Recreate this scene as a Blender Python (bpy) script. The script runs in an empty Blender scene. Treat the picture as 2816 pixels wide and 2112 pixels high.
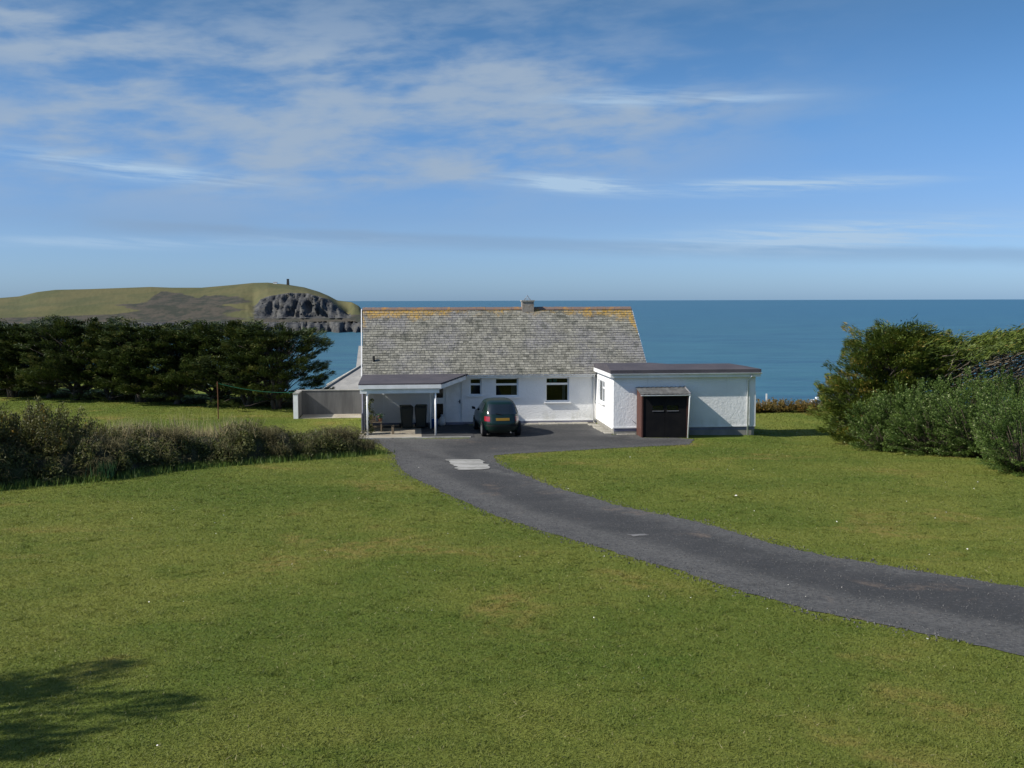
import bpy, math, random
import numpy as np
from mathutils import Vector, Matrix
from mathutils.geometry import delaunay_2d_cdt

R_ = math.radians
SC = bpy.context.scene
COL = SC.collection

# ------------------------------------------------------------------ camera
F_PX, CAM_H = 2850.0, 6.0
PITCH, ROLL = math.atan((1056 - 825.5) / F_PX), R_(-0.15)
cd = bpy.data.cameras.new('camera'); cam = bpy.data.objects.new('camera', cd); COL.objects.link(cam)
cd.sensor_width = 36.0; cd.lens = F_PX / 2816 * 36; cd.clip_start = 0.1; cd.clip_end = 200000
cam.matrix_world = (Matrix.Translation((0, 0, CAM_H)) @ Matrix.Rotation(math.pi / 2 - PITCH, 4, 'X')
                    @ Matrix.Rotation(ROLL, 4, 'Z'))
SC.camera = cam

# ------------------------------------------------------------------ light and exposure
SUN_EL, SUN_AZ = R_(37.5), R_(251.5)          # the sun stands left of and a little behind the camera
sd = bpy.data.lights.new('sun', 'SUN'); sun = bpy.data.objects.new('sun', sd); COL.objects.link(sun)
sd.energy = 4.3; sd.angle = R_(0.53); sd.color = (1.0, 0.95, 0.87)
to_sun = Vector((math.sin(SUN_AZ) * math.cos(SUN_EL), math.cos(SUN_AZ) * math.cos(SUN_EL), math.sin(SUN_EL)))
sun.rotation_euler = to_sun.to_track_quat('Z', 'Y').to_euler()
SC.view_settings.view_transform = 'Standard'; SC.view_settings.look = 'None'
SC.view_settings.exposure = 0.55; SC.view_settings.gamma = 1.0


class X:                                       # tiny arithmetic on shader sockets
    def __init__(s, nt, v): s.nt, s.v = nt, v
    def _m(s, op, *a, clamp=False):
        n = s.nt.nodes.new('ShaderNodeMath'); n.operation = op; n.use_clamp = clamp
        for i, q in enumerate((s,) + a):
            q = q.v if isinstance(q, X) else q
            if isinstance(q, (int, float)): n.inputs[i].default_value = q
            else: s.nt.links.new(q, n.inputs[i])
        return X(s.nt, n.outputs[0])
    def __add__(s, o): return s._m('ADD', o)
    def __sub__(s, o): return s._m('SUBTRACT', o)
    def __mul__(s, o): return s._m('MULTIPLY', o)
    def __truediv__(s, o): return s._m('DIVIDE', o)
    __radd__ = __add__; __rmul__ = __mul__
    def sin(s): return s._m('SINE')
    def ss(s, a, b):                           # smoothstep
        n = s.nt.nodes.new('ShaderNodeMapRange'); n.interpolation_type = 'SMOOTHSTEP'
        s.nt.links.new(s.v, n.inputs[0]); n.inputs[1].default_value = a; n.inputs[2].default_value = b
        return X(s.nt, n.outputs[0])
    def clamp(s): return s._m('ADD', 0.0, clamp=True)
    def max(s, o): return s._m('MAXIMUM', o)
    def min(s, o): return s._m('MINIMUM', o)


def xyz(nt, x, y, z):
    n = nt.nodes.new('ShaderNodeCombineXYZ')
    for i, q in enumerate((x, y, z)):
        if isinstance(q, X): nt.links.new(q.v, n.inputs[i])
        else: n.inputs[i].default_value = q
    return n.outputs[0]

def noise(nt, vec, scale=1.0, detail=4.0, rough=0.55, dist=0.0):
    n = nt.nodes.new('ShaderNodeTexNoise'); n.inputs['Scale'].default_value = scale
    n.inputs['Detail'].default_value = detail; n.inputs['Roughness'].default_value = rough
    n.inputs['Distortion'].default_value = dist
    if vec is not None: nt.links.new(vec, n.inputs['Vector'])
    return X(nt, n.outputs[0])

def mixc(nt, f, a, b):
    n = nt.nodes.new('ShaderNodeMix'); n.data_type = 'RGBA'
    for i, q in ((0, f), (6, a), (7, b)):
        q = q.v if isinstance(q, X) else q
        if isinstance(q, (int, float)): n.inputs[i].default_value = q
        elif isinstance(q, tuple): n.inputs[i].default_value = (*q[:3], 1)
        else: nt.links.new(q, n.inputs[i])
    return n.outputs[2]


w = bpy.data.worlds.new('World'); SC.world = w; w.use_nodes = True
nt = w.node_tree; nt.nodes.clear()
sky = nt.nodes.new('ShaderNodeTexSky'); sky.sky_type = 'NISHITA'; sky.sun_disc = False
sky.sun_elevation = SUN_EL; sky.sun_rotation = SUN_AZ; sky.altitude = 40
sky.air_density = 1.0; sky.dust_density = 0.6; sky.ozone_density = 2.2
tc = nt.nodes.new('ShaderNodeTexCoord'); sp = nt.nodes.new('ShaderNodeSeparateXYZ')
nt.links.new(tc.outputs['Generated'], sp.inputs[0])
dx, dy, dz = (X(nt, sp.outputs[i]) for i in range(3))
az = dx._m('ARCTAN2', dy); el = dz._m('ARCSINE')

def blob(a0, e0, sa, se, tilt=0.0):
    p = (az - a0) * (1.0 / sa); q = (el - e0 - (az - a0) * tilt) * (1.0 / se)
    return ((p * p + q * q) * -1.0)._m('EXPONENT')

soft = noise(nt, xyz(nt, az * 7.0 + el * 5.0, el * 24.0 - az * 3.0, 3.7), 1.0, 4.0, 0.48, 0.25)
soft2 = noise(nt, xyz(nt, az * 16.0 + el * 20.0, el * 60.0 - az * 8.0, 11.2), 1.0, 6.0, 0.58, 0.2)
wisp = noise(nt, xyz(nt, az * 9.0, el * 120.0 + az * 6.0, 8.1), 1.0, 6.0, 0.62, 0.4)
upper = (blob(-0.24, 0.185, 0.27, 0.062) * 1.3 + blob(0.02, 0.175, 0.18, 0.05) * 1.0
         + blob(-0.33, 0.14, 0.2, 0.02) * 0.8 + blob(-0.13, 0.128, 0.17, 0.016) * 0.9 + blob(-0.45, 0.23, 0.1, 0.02)
         + blob(-0.05, 0.27, 0.3, 0.03) * 0.35 + blob(0.16, 0.178, 0.12, 0.012) * 0.4 + blob(-0.3, 0.11, 0.25, 0.03) * 0.45)
upper = (upper.min(1.0) * (soft * 0.64 + soft2 * 0.36).ss(0.36, 0.60))
wisps = (blob(0.06, 0.1095, 0.055, 0.0065, -0.07) * 2.6 + blob(0.25, 0.1045, 0.10, 0.0062, 0.02) * 2.1
         + blob(0.1, 0.188, 0.06, 0.0075, 0.02) * 0.9 + blob(0.19, 0.184, 0.07, 0.005) * 0.9
         + blob(-0.34, 0.116, 0.10, 0.008, -0.09) * 1.5 + blob(0.31, 0.058, 0.14, 0.011, 0.03) * 2.2
         + blob(-0.38, 0.052, 0.09, 0.005) * 0.8 + blob(-0.2, 0.055, 0.1, 0.006) * 0.5)
wisps = (wisps * wisp.ss(0.30, 0.72)).min(1.0)
edge_ = el - (az * -0.036 + 0.0605) - (soft2 - 0.5) * 0.006
veil = edge_.ss(-0.020, -0.006) * (edge_.ss(-0.004, 0.003) * -1.0 + 1.0) * (az.ss(-0.46, -0.25)) * 1.5 + blob(-0.28, 0.068, 0.2, 0.012, -0.02) * soft.ss(0.3, 0.6)
tint = nt.nodes.new('ShaderNodeMix'); tint.data_type = 'RGBA'; tint.blend_type = 'MULTIPLY'
tint.inputs[0].default_value = 1.0; nt.links.new(sky.outputs[0], tint.inputs[6]); 
cr_ = nt.nodes.new('ShaderNodeValToRGB'); nt.links.new((el * 2.0).v, cr_.inputs[0])
ramp = [(0.0, (.50, .78, 1.40)), (.154, (.47, .64, 1.02)), (.35, (.43, .66, .94)), (.56, (.34, .57, .75)), (.9, (.95, 1.0, 1.08))]
for i_, (p_, c_) in enumerate(ramp):
    e_ = cr_.color_ramp.elements[i_] if i_ < 2 else cr_.color_ramp.elements.new(p_)
    e_.position = p_; e_.color = (*c_, 1)
nt.links.new(cr_.outputs[0], tint.inputs[7])
CLOUD = (2.9, 3.65, 4.6)
c = mixc(nt, (veil * 0.32).clamp(), tint.outputs[2], (1.85, 2.85, 4.3))
c = mixc(nt, (upper * 0.84).clamp(), c, CLOUD)
c = mixc(nt, (wisps * 0.95).clamp(), c, (3.3, 4.6, 6.1))
bg = nt.nodes.new('ShaderNodeBackground'); bg.inputs['Strength'].default_value = 0.085
nt.links.new(c, bg.inputs['Color'])
wo = nt.nodes.new('ShaderNodeOutputWorld'); nt.links.new(bg.outputs[0], wo.inputs[0])

# ------------------------------------------------------------------ helpers
RNG = np.random.default_rng(7)
random.seed(7)

def tag(o, label=None, cat=None, group=None, kind=None):
    for k, v in (('label', label), ('category', cat), ('group', group), ('kind', kind)):
        if v: o[k] = v
    return o

def empty(name, loc=(0, 0, 0), rz=0.0):
    o = bpy.data.objects.new(name, None); COL.objects.link(o); o.location = loc; o.rotation_euler = (0, 0, rz)
    o.empty_display_size = 0.2
    return o

def link(name, me, mats, parent=None):
    for m in (mats if isinstance(mats, (list, tuple)) else [mats]): me.materials.append(m)
    o = bpy.data.objects.new(name, me); COL.objects.link(o)
    if parent: o.parent = parent
    return o

def copy_tree(o, parent=None):
    q = o.copy(); COL.objects.link(q)
    if parent: q.parent = parent
    for ch in list(o.children): copy_tree(ch, q)
    return q

class MB:
    def __init__(s): s.v, s.f, s.m = [], [], []
    def face(s, pts, m=0):
        k = len(s.v); s.v += [tuple(p) for p in pts]; s.f.append(tuple(range(k, k + len(pts)))); s.m.append(m); return s
    def box(s, x0, x1, y0, y1, z0, z1, m=0):
        k = len(s.v); s.v += [(x, y, z) for z in (z0, z1) for y in (y0, y1) for x in (x0, x1)]
        for f in ((0, 2, 3, 1), (4, 5, 7, 6), (0, 1, 5, 4), (2, 6, 7, 3), (0, 4, 6, 2), (1, 3, 7, 5)):
            s.f.append(tuple(k + i for i in f)); s.m.append(m)
        return s
    def hexa(s, p, m=0):                       # 8 points: bottom ring 4, top ring 4
        k = len(s.v); s.v += [tuple(q) for q in p]
        for f in ((3, 2, 1, 0), (4, 5, 6, 7), (0, 1, 5, 4), (1, 2, 6, 5), (2, 3, 7, 6), (3, 0, 4, 7)):
            s.f.append(tuple(k + i for i in f)); s.m.append(m)
        return s
    def prism(s, prof, a, b, axis='x', m=0):   # profile (2-D) extruded along an axis
        k = len(s.v); n = len(prof)
        for t in (a, b):
            for p, q in prof: s.v.append((t, p, q) if axis == 'x' else (p, t, q) if axis == 'y' else (p, q, t))
        s.f.append(tuple(k + i for i in range(n))); s.m.append(m)
        s.f.append(tuple(k + n + i for i in reversed(range(n)))); s.m.append(m)
        for i in range(n):
            j = (i + 1) % n; s.f.append((k + j, k + i, k + n + i, k + n + j)); s.m.append(m)
        return s
    def tube(s, pts, rad, n=8, m=0):
        pts = [Vector(p) for p in pts]
        if isinstance(rad, (int, float)): rad = [rad] * len(pts)
        k = len(s.v)
        for i, p in enumerate(pts):
            d = (pts[min(i + 1, len(pts) - 1)] - pts[max(i - 1, 0)]).normalized()
            a = d.cross(Vector((0, 0, 1)) if abs(d.z) < 0.9 else Vector((1, 0, 0))).normalized(); b = d.cross(a)
            for j in range(n):
                t = 2 * math.pi * j / n; s.v.append(tuple(p + (a * math.cos(t) + b * math.sin(t)) * rad[i]))
        for i in range(len(pts) - 1):
            for j in range(n):
                q = (j + 1) % n
                s.f.append((k + i * n + j, k + i * n + q, k + (i + 1) * n + q, k + (i + 1) * n + j)); s.m.append(m)
        s.f.append(tuple(k + j for j in reversed(range(n)))); s.m.append(m)
        e = k + (len(pts) - 1) * n; s.f.append(tuple(e + j for j in range(n))); s.m.append(m)
        return s
    def build(s, name, mats, parent=None, smooth=False, bevel=0.0):
        me = bpy.data.meshes.new(name); me.from_pydata(s.v, [], s.f); me.update()
        me.polygons.foreach_set('material_index', s.m)
        if smooth: me.polygons.foreach_set('use_smooth', [True] * len(s.f))
        o = link(name, me, mats, parent)
        import bmesh
        bm = bmesh.new(); bm.from_mesh(me); bmesh.ops.recalc_face_normals(bm, faces=bm.faces); bm.to_mesh(me); bm.free()
        if bevel:
            b = o.modifiers.new('bevel', 'BEVEL'); b.width = bevel; b.segments = 2; b.limit_method = 'ANGLE'
        return o

def quads_mesh(name, V, n, tone=None):          # V: (N*n,3) vertices of N separate n-gons
    N = len(V) // n
    me = bpy.data.meshes.new(name); me.vertices.add(len(V)); me.vertices.foreach_set('co', np.ascontiguousarray(V, dtype=np.float32).ravel())
    me.loops.add(len(V)); me.loops.foreach_set('vertex_index', np.arange(len(V), dtype=np.int32))
    me.polygons.add(N); me.polygons.foreach_set('loop_start', np.arange(0, len(V), n, dtype=np.int32))
    me.update(calc_edges=True)
    if tone is not None:
        a = me.attributes.new('tone', 'FLOAT', 'POINT'); a.data.foreach_set('value', np.repeat(tone, n).astype(np.float32))
    return me

def norm(a): return a / np.maximum(np.linalg.norm(a, axis=-1, keepdims=True), 1e-9)

def blades(c, d, L, W, rng, up=None):          # diamond leaves, centred at c along d
    N = len(c); d = norm(d); r = norm(np.cross(d, norm(rng.normal(size=(N, 3)) * (1.0 if up is None else .45) + (0 if up is None else up))))
    L = np.broadcast_to(L, (N,))[:, None]; W = np.broadcast_to(W, (N,))[:, None]
    V = np.stack([c - d * L * .5, c + r * W * .5 - d * L * .05, c + d * L * .5, c - r * W * .5 - d * L * .05], 1)
    return V.reshape(-1, 3)

# ------------------------------------------------------------------ materials
def mat(name, col=(.5, .5, .5), rough=.6, spec=.5, metal=0.0, coat=0.0):
    m = bpy.data.materials.new(name); m.use_nodes = True
    b = m.node_tree.nodes['Principled BSDF']
    b.inputs['Base Color'].default_value = (*col, 1); b.inputs['Roughness'].default_value = rough
    b.inputs['Specular IOR Level'].default_value = spec; b.inputs['Metallic'].default_value = metal
    b.inputs['Coat Weight'].default_value = coat
    return m
def P(m): return m.node_tree, m.node_tree.nodes['Principled BSDF']
def pos(nt, kind='pos'):
    if kind == 'pos': return nt.nodes.new('ShaderNodeNewGeometry').outputs['Position']
    return nt.nodes.new('ShaderNodeTexCoord').outputs['Object']
def scl(nt, v, x, y, z):
    n = nt.nodes.new('ShaderNodeVectorMath'); n.operation = 'MULTIPLY'; nt.links.new(v, n.inputs[0]); n.inputs[1].default_value = (x, y, z)
    return n.outputs[0]
def sep(nt, v):
    n = nt.nodes.new('ShaderNodeSeparateXYZ'); nt.links.new(v, n.inputs[0]); return [X(nt, n.outputs[i]) for i in range(3)]
def bump(nt, b, h, strength=.4, dist=.02):
    n = nt.nodes.new('ShaderNodeBump'); n.inputs['Strength'].default_value = strength; n.inputs['Distance'].default_value = dist
    nt.links.new(h.v, n.inputs['Height']); nt.links.new(n.outputs[0], b.inputs['Normal'])
def attr(nt, name='tone'):
    n = nt.nodes.new('ShaderNodeAttribute'); n.attribute_name = name; return X(nt, n.outputs['Fac'])

def worn(name, a, b, scale=1.5, rough=.7, spec=.4, bscale=60, bstr=.15, bdist=.004, stretch=(1, 1, 1), c=None):
    """two-tone weathered surface with a little relief"""
    m = mat(name, a, rough, spec); t, p = P(m); v = scl(t, pos(t, 'obj'), *stretch)
    col = mixc(t, noise(t, v, scale, 5, .6).ss(.35, .68), a, b)
    if c: col = mixc(t, noise(t, v, scale * 4.3, 4, .6).ss(.58, .72), col, c)
    t.links.new(col, p.inputs['Base Color'])
    if bstr: bump(t, p, noise(t, v, bscale, 3, .6), bstr, bdist)
    return m

def grass_colour(t, v):
    n1 = noise(t, v, .16, 4, .6); n2 = noise(t, v, .7, 5, .65, .4); n3 = noise(t, v, 3.2, 4, .65); n4 = noise(t, v, .33, 3, .5, .5)
    px_, py_, pz_ = sep(t, v)
    c_ = mixc(t, n1.ss(.35, .65), (.108, .148, .024), (.180, .197, .038))
    c_ = mixc(t, (n2.ss(.45, .75) * .65), c_, (.085, .135, .018))
    c_ = mixc(t, (n3.ss(.5, .78) * .35), c_, (.220, .210, .048))
    c_ = mixc(t, (n4.ss(.56, .70) * n3.ss(.34, .60) * .6), c_, (.29, .215, .065))
    return c_, n3

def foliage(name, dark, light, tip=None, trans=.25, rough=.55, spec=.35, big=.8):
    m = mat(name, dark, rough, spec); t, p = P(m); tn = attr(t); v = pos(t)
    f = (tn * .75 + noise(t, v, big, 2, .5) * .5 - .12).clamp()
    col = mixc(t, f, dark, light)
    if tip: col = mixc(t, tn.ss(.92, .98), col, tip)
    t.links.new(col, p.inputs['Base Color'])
    tr = t.nodes.new('ShaderNodeBsdfTranslucent'); t.links.new(col, tr.inputs['Color'])
    mx = t.nodes.new('ShaderNodeMixShader'); mx.inputs[0].default_value = trans
    t.links.new(p.outputs[0], mx.inputs[1]); t.links.new(tr.outputs[0], mx.inputs[2])
    t.links.new(mx.outputs[0], t.nodes['Material Output'].inputs[0])
    return m

M = {}
m = M['ground'] = mat('grass_ground', (.1, .12, .03), .9, .1); t, p = P(m); v = pos(t)
gc, n3 = grass_colour(t, v); fine = noise(t, v, 30, 3, .7)
gc = mixc(t, (fine.ss(.4, .75) * .5), gc, (.085, .112, .018)); t.links.new(gc, p.inputs['Base Color'])
bump(t, p, noise(t, v, 9, 6, .75), .9, .09)

m = M['grass'] = mat('grass_blade', (.1, .12, .03), .6, .25); t, p = P(m); v = pos(t)
gc, n3 = grass_colour(t, v); tn = attr(t)
gc = mixc(t, (tn.ss(.5, 1.0) * .45), gc, (.23, .24, .05)); gc = mixc(t, tn.ss(.985, .99), gc, (.34, .31, .15))
t.links.new(gc, p.inputs['Base Color'])
tr = t.nodes.new('ShaderNodeBsdfTranslucent'); t.links.new(gc, tr.inputs['Color'])
mx = t.nodes.new('ShaderNodeMixShader'); mx.inputs[0].default_value = .42
t.links.new(p.outputs[0], mx.inputs[1]); t.links.new(tr.outputs[0], mx.inputs[2]); t.links.new(mx.outputs[0], t.nodes['Material Output'].inputs[0])

m = M['gravel'] = mat('gravel_tarmac', (.09, .09, .095), .9, .2); t, p = P(m); v = pos(t); tn = attr(t, 'edge')
big = noise(t, v, .55, 4, .6, .5); mid = noise(t, v, 2.4, 4, .65); fi = noise(t, v, 14, 3, .85)
gc = mixc(t, big.ss(.4, .62), (.050, .050, .048), (.076, .074, .070))
gc = mixc(t, ((tn + (mid - .5) * 1.1 - .15).ss(.15, .75) * .75), gc, (.105, .103, .097))
lt = attr(t, 'lat') + (mid - .5) * .16; gc = mixc(t, (lt.ss(.08, .2) * (lt.ss(.25, .40) * -1.0 + 1.0) * .6), gc, (.125, .121, .112)); gc = mixc(t, (lt.ss(.36, .46) * (lt.ss(.58, .68) * -1.0 + 1.0) * .5), gc, (.042, .042, .042))
gc = mixc(t, (noise(t, v, .42, 3, .5, .8).ss(.6, .68) * mid.ss(.4, .6) * .55), gc, (.165, .125, .095))
gc = mixc(t, (fi.ss(.48, .62) * .7), gc, (.036, .037, .038)); gc = mixc(t, (fi.ss(.40, .26) * .8), gc, (.22, .22, .215)); gr2 = noise(t, v, 9, 3, .8); gc = mixc(t, (gr2.ss(.5, .68) * .45), gc, (.035, .036, .036)); gc = mixc(t, (gr2.ss(.40, .28) * .4), gc, (.16, .158, .15))
t.links.new(gc, p.inputs['Base Color']); bump(t, p, noise(t, v, 35, 4, .8), .8, .02)

M['stone'] = worn('loose_stone', (.10, .10, .10), (.20, .195, .185), 3, .9, .2, 30, .3)
M['chips'] = worn('gravel_chips', (.045, .045, .046), (.135, .132, .125), 9, .9, .2, 30, 0)
M['concrete'] = worn('pale_concrete', (.24, .235, .21), (.36, .35, .32), 1.6, .9, .2, 40, .3, .006, c=(.14, .135, .12))
M['slab'] = worn('porch_slab', (.30, .26, .20), (.36, .33, .27), 1.2, .9, .2, 40, .3, .006)
M['shadedtarmac'] = worn('shaded_tarmac', (.045, .045, .046), (.065, .065, .065), 2, .9, .2, 40, .4)  # tarmac under the porch roof, its shade put into the dark colour
M['paving'] = worn('old_paving', (.25, .235, .20), (.34, .32, .27), 3, .9, .2, 20, .5, .02, c=(.10, .11, .05))
m = M['greywall'] = mat('grey_render', (.2, .19, .18), .9, .2); t, p = P(m); v = pos(t, 'obj')
gc = mixc(t, noise(t, scl(t, v, 2.5, 2.5, .35), 1, 5, .65).ss(.32, .7), (.085, .084, .083), (.145, .143, .138))
gc = mixc(t, (noise(t, scl(t, v, 5, 5, .7), 1, 4, .7).ss(.56, .75) * .6), gc, (.05, .047, .044)); t.links.new(gc, p.inputs['Base Color']); bump(t, p, noise(t, v, 35, 3, .6), .3, .006)

m = M['render'] = mat('white_roughcast', (.8, .8, .78), .85, .25); t, p = P(m); v = pos(t, 'obj')
gc = mixc(t, noise(t, v, .7, 5, .6).ss(.35, .7), (.80, .80, .785), (.74, .74, .725))
gc = mixc(t, (noise(t, scl(t, v, 3, 3, .5), 1, 4, .6).ss(.62, .8) * .3), gc, (.56, .56, .53)); wz = sep(t, v)[2]; gc = mixc(t, ((wz.ss(.25, .85) * -1.0 + 1.0) * noise(t, scl(t, v, 2.2, 2.2, .8), 1, 5, .65).ss(.44, .66) * .45), gc, (.50, .50, .43)); gc = mixc(t, (wz.ss(1.5, 2.6) * noise(t, scl(t, v, 7, 7, .35), 1, 4, .6).ss(.58, .72) * .35), gc, (.52, .52, .49)); t.links.new(gc, p.inputs['Base Color'])
bump(t, p, noise(t, v, 11, 4, .65, .15), .6, .03)
M['white'] = worn('white_paint', (.80, .80, .79), (.70, .70, .68), 2.2, .45, .45, 40, .06)
M['upvc'] = mat('white_window_frame', (.78, .79, .79), .3, .5)
M['greypaint'] = worn('grey_blue_plinth', (.20, .20, .255), (.15, .15, .19), 2, .8, .3, 40, .2)
M['bareplinth'] = worn('bare_plinth', (.27, .26, .23), (.20, .195, .17), 2, .9, .2, 40, .3)
M['cladding'] = worn('grey_board_cladding', (.76, .76, .75), (.70, .70, .69), 1.2, .7, .3, 30, .1)
M['felt'] = worn('roofing_felt', (.060, .056, .065), (.080, .073, .080), .9, .85, .25, 90, .3, .004, c=(.05, .046, .058))
M['lead'] = worn('lead_flashing', (.16, .16, .17), (.24, .24, .25), 3, .6, .4)
M['shedroof'] = worn('grey_sheet_roof', (.085, .085, .082), (.14, .14, .135), 2.5, .8, .25, 30, .2, c=(.06, .06, .055))
M['brownwood'] = worn('brown_stained_boards', (.090, .036, .026), (.060, .028, .022), 1.5, .7, .3, 30, .2, .004, (6, 6, .5))
M['blackpaint'] = worn('black_paint', (.008, .008, .009), (.013, .012, .012), 2, .8, .12, 30, .1)
M['wood'] = worn('weathered_wood', (.22, .17, .11), (.14, .11, .075), 2.5, .8, .2, 30, .3, .004, (1, 6, 6))
M['terracotta'] = worn('clay_pot', (.33, .14, .075), (.25, .11, .06), 4, .8)
M['rust'] = worn('rusty_iron', (.13, .052, .025), (.07, .04, .025), 8, .9, .2)
M['bin'] = mat('dark_bin_plastic', (.018, .022, .018), .5, .4)
M['black'] = mat('black_rubber', (.012, .012, .013), .7, .3)
M['blue'] = mat('blue_plastic', (.02, .09, .30), .45, .4)
M['sack'] = worn('white_sack_plastic', (.62, .62, .60), (.45, .45, .44), 5, .6)
M['green_wire'] = mat('green_clothes_line', (.02, .16, .09), .5, .3)
M['metal'] = mat('galvanised_metal', (.45, .46, .47), .4, .5, .8)
M['trunk'] = worn('cypress_bark', (.115, .095, .08), (.06, .05, .043), 3, .95, .1, 20, .6, .02, (4, 4, .6))
M['twig'] = worn('bare_twigs', (.135, .122, .062), (.075, .068, .034), 2, .9, .1, 20, .2)
M['deadtwig'] = worn('dead_grey_twigs', (.20, .17, .125), (.13, .11, .08), 2, .9, .1, 20, .2)
M['stem'] = worn('shrub_stems', (.085, .07, .05), (.05, .042, .03), 3, .9, .1, 20, .2)
M['earth'] = worn('bank_earth', (.055, .048, .03), (.045, .055, .02), 1.4, .95, .1, 6, .9, .1)
M['interior'] = mat('room_dark', (.035, .035, .035), .9, .1)
M['curtain'] = worn('pale_curtain', (.42, .45, .47), (.3, .33, .36), 9, .9, .1, 20, 0, stretch=(5, 1, .3))
M['teal'] = mat('teal_fabric', (.10, .36, .36), .8, .2)
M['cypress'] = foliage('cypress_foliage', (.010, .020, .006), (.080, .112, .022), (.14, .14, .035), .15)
M['cypress_golden'] = foliage('golden_cypress_foliage', (.018, .040, .006), (.150, .190, .024), (.24, .18, .035), .22)  # the right-hand cypresses' own yellow-green leaf colour
M['shrub'] = foliage('glossy_shrub_leaves', (.024, .055, .010), (.140, .205, .045), (.34, .38, .17), .3, .5, .2)
M['shrub_far'] = foliage('dull_shrub_leaves', (.03, .04, .022), (.10, .11, .06), (.24, .24, .17), .2)
M['bramble'] = foliage('bramble_leaves', (.030, .040, .012), (.20, .21, .055), (.30, .24, .09), .42)
M['dry'] = foliage('dry_stalks', (.24, .19, .10), (.52, .44, .26), None, .3, .8, .1)
M['drybush'] = foliage('brown_dry_leaves', (.085, .075, .035), (.27, .235, .105), (.38, .32, .16), .42, .8, .1)
M['gorse'] = foliage('gorse_spines', (.026, .032, .009), (.155, .150, .040), (.48, .26, .015), .25)
M['iris'] = foliage('green_strap_leaves', (.02, .07, .02), (.09, .18, .07), None, .3)
M['ground_cover'] = foliage('low_green_weeds', (.05, .09, .015), (.15, .22, .04), None, .3)
M['hedge'] = foliage('autumn_hedge_leaves', (.06, .055, .015), (.24, .16, .03), (.36, .16, .03), .2)
M['petal'] = mat('pink_petals', (.40, .12, .22), .7, .2)
M['pale'] = mat('pale_specks', (.62, .60, .55), .8, .2)

def glass(name, tintc=(.55, .6, .62), through=.75):
    m = bpy.data.materials.new(name); m.use_nodes = True; t = m.node_tree; t.nodes.clear()
    o = t.nodes.new('ShaderNodeOutputMaterial'); g = t.nodes.new('ShaderNodeBsdfGlossy'); g.inputs['Roughness'].default_value = .03
    q = t.nodes.new('ShaderNodeBsdfTransparent'); q.inputs['Color'].default_value = (*tintc, 1)
    fr = t.nodes.new('ShaderNodeFresnel'); fr.inputs['IOR'].default_value = 1.5
    f = X(t, fr.outputs[0]) * .8
    mx = t.nodes.new('ShaderNodeMixShader'); t.links.new(f.clamp().v, mx.inputs[0])
    t.links.new(q.outputs[0], mx.inputs[1]); t.links.new(g.outputs[0], mx.inputs[2]); t.links.new(mx.outputs[0], o.inputs[0])
    return m
M['glass'] = glass('window_glass')

# slates: tone per slate, orange lichen gathering along ridge and verges
m = M['slate'] = mat('slate', (.2, .2, .19), .8, .3); t, p = P(m); v = pos(t, 'obj'); tn = attr(t); ux, vy, vz = sep(t, v)
gc = mixc(t, tn, (.095, .092, .076), (.272, .262, .220)); patch = noise(t, v, .55, 4, .6)
gc = mixc(t, (patch.ss(.42, .62) * .45), gc, (.19, .185, .21)); sp1 = noise(t, v, 11, 4, .7)
gc = mixc(t, (sp1.ss(.52, .66) * .7), gc, (.38, .365, .275)); gc = mixc(t, (noise(t, v, 2.2, 4, .7).ss(.50, .68) * .7), gc, (.060, .064, .050))
lich = noise(t, v, 1.5, 5, .7, .5); top = vz.ss(4.45, 5.6); left = (ux * -1.0).ss(4.45, 5.1) * vz.ss(3.2, 5.4); right = ux.ss(8.1, 8.8) * vz.ss(3.6, 5.2)
mask = ((top * 1.05).max(left * .9).max(right * 1.35) - (ux.ss(-3.0, 1.0) - ux.ss(5.0, 8.0)) * .36 + (lich - .5) * 1.9 - .42).ss(.05, .5)
gc = mixc(t, (mask * (sp1.ss(.38, .6) * .75 + .12)), gc, (.42, .25, .03)); t.links.new(gc, p.inputs['Base Color'])
bump(t, p, noise(t, v, 30, 4, .7), .5, .01)
m = M['ridge'] = mat('ridge_tile', (.2, .14, .1), .85, .2); t, p = P(m); v = pos(t, 'obj')
gc = mixc(t, noise(t, v, 1.6, 4, .7).ss(.48, .68), (.17, .12, .10), (.38, .19, .035)); gc = mixc(t, (noise(t, v, 9, 3, .7).ss(.55, .7)), gc, (.16, .15, .13)); t.links.new(gc, p.inputs['Base Color'])
M['brick'] = worn('chimney_stone', (.23, .19, .15), (.32, .29, .25), 6, .9, .2, 20, .4, .01, c=(.13, .11, .1))

# sea
m = M['sea'] = mat('sea_water', (.03, .12, .19), .35, .25); t, p = P(m); v = pos(t); sx_, sy_, sz_ = sep(t, v)
far = sy_.ss(200, 3500); cc = noise(t, scl(t, v, .0012, .0035, 1), 1, 4, .6)
gc = mixc(t, far, (.034, .116, .138), (.022, .104, .158)); gc = mixc(t, (cc.ss(.4, .7) * .35), gc, (.015, .075, .140))
rip = noise(t, scl(t, v, .009, .034, 1), 1, 6, .78, .3)
rip2 = noise(t, scl(t, v, .010, .045, 1), 1, 2, .6, .2); gc = mixc(t, (rip2.ss(.40, .62) * .5), gc, (.050, .150, .185))
gc = mixc(t, (rip.ss(.43, .60) * .7), gc, (.014, .062, .108)); t.links.new(gc, p.inputs['Base Color'])
bump(t, p, noise(t, scl(t, v, .05, .16, 1), 1, 5, .7), .7, 1.2)

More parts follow.
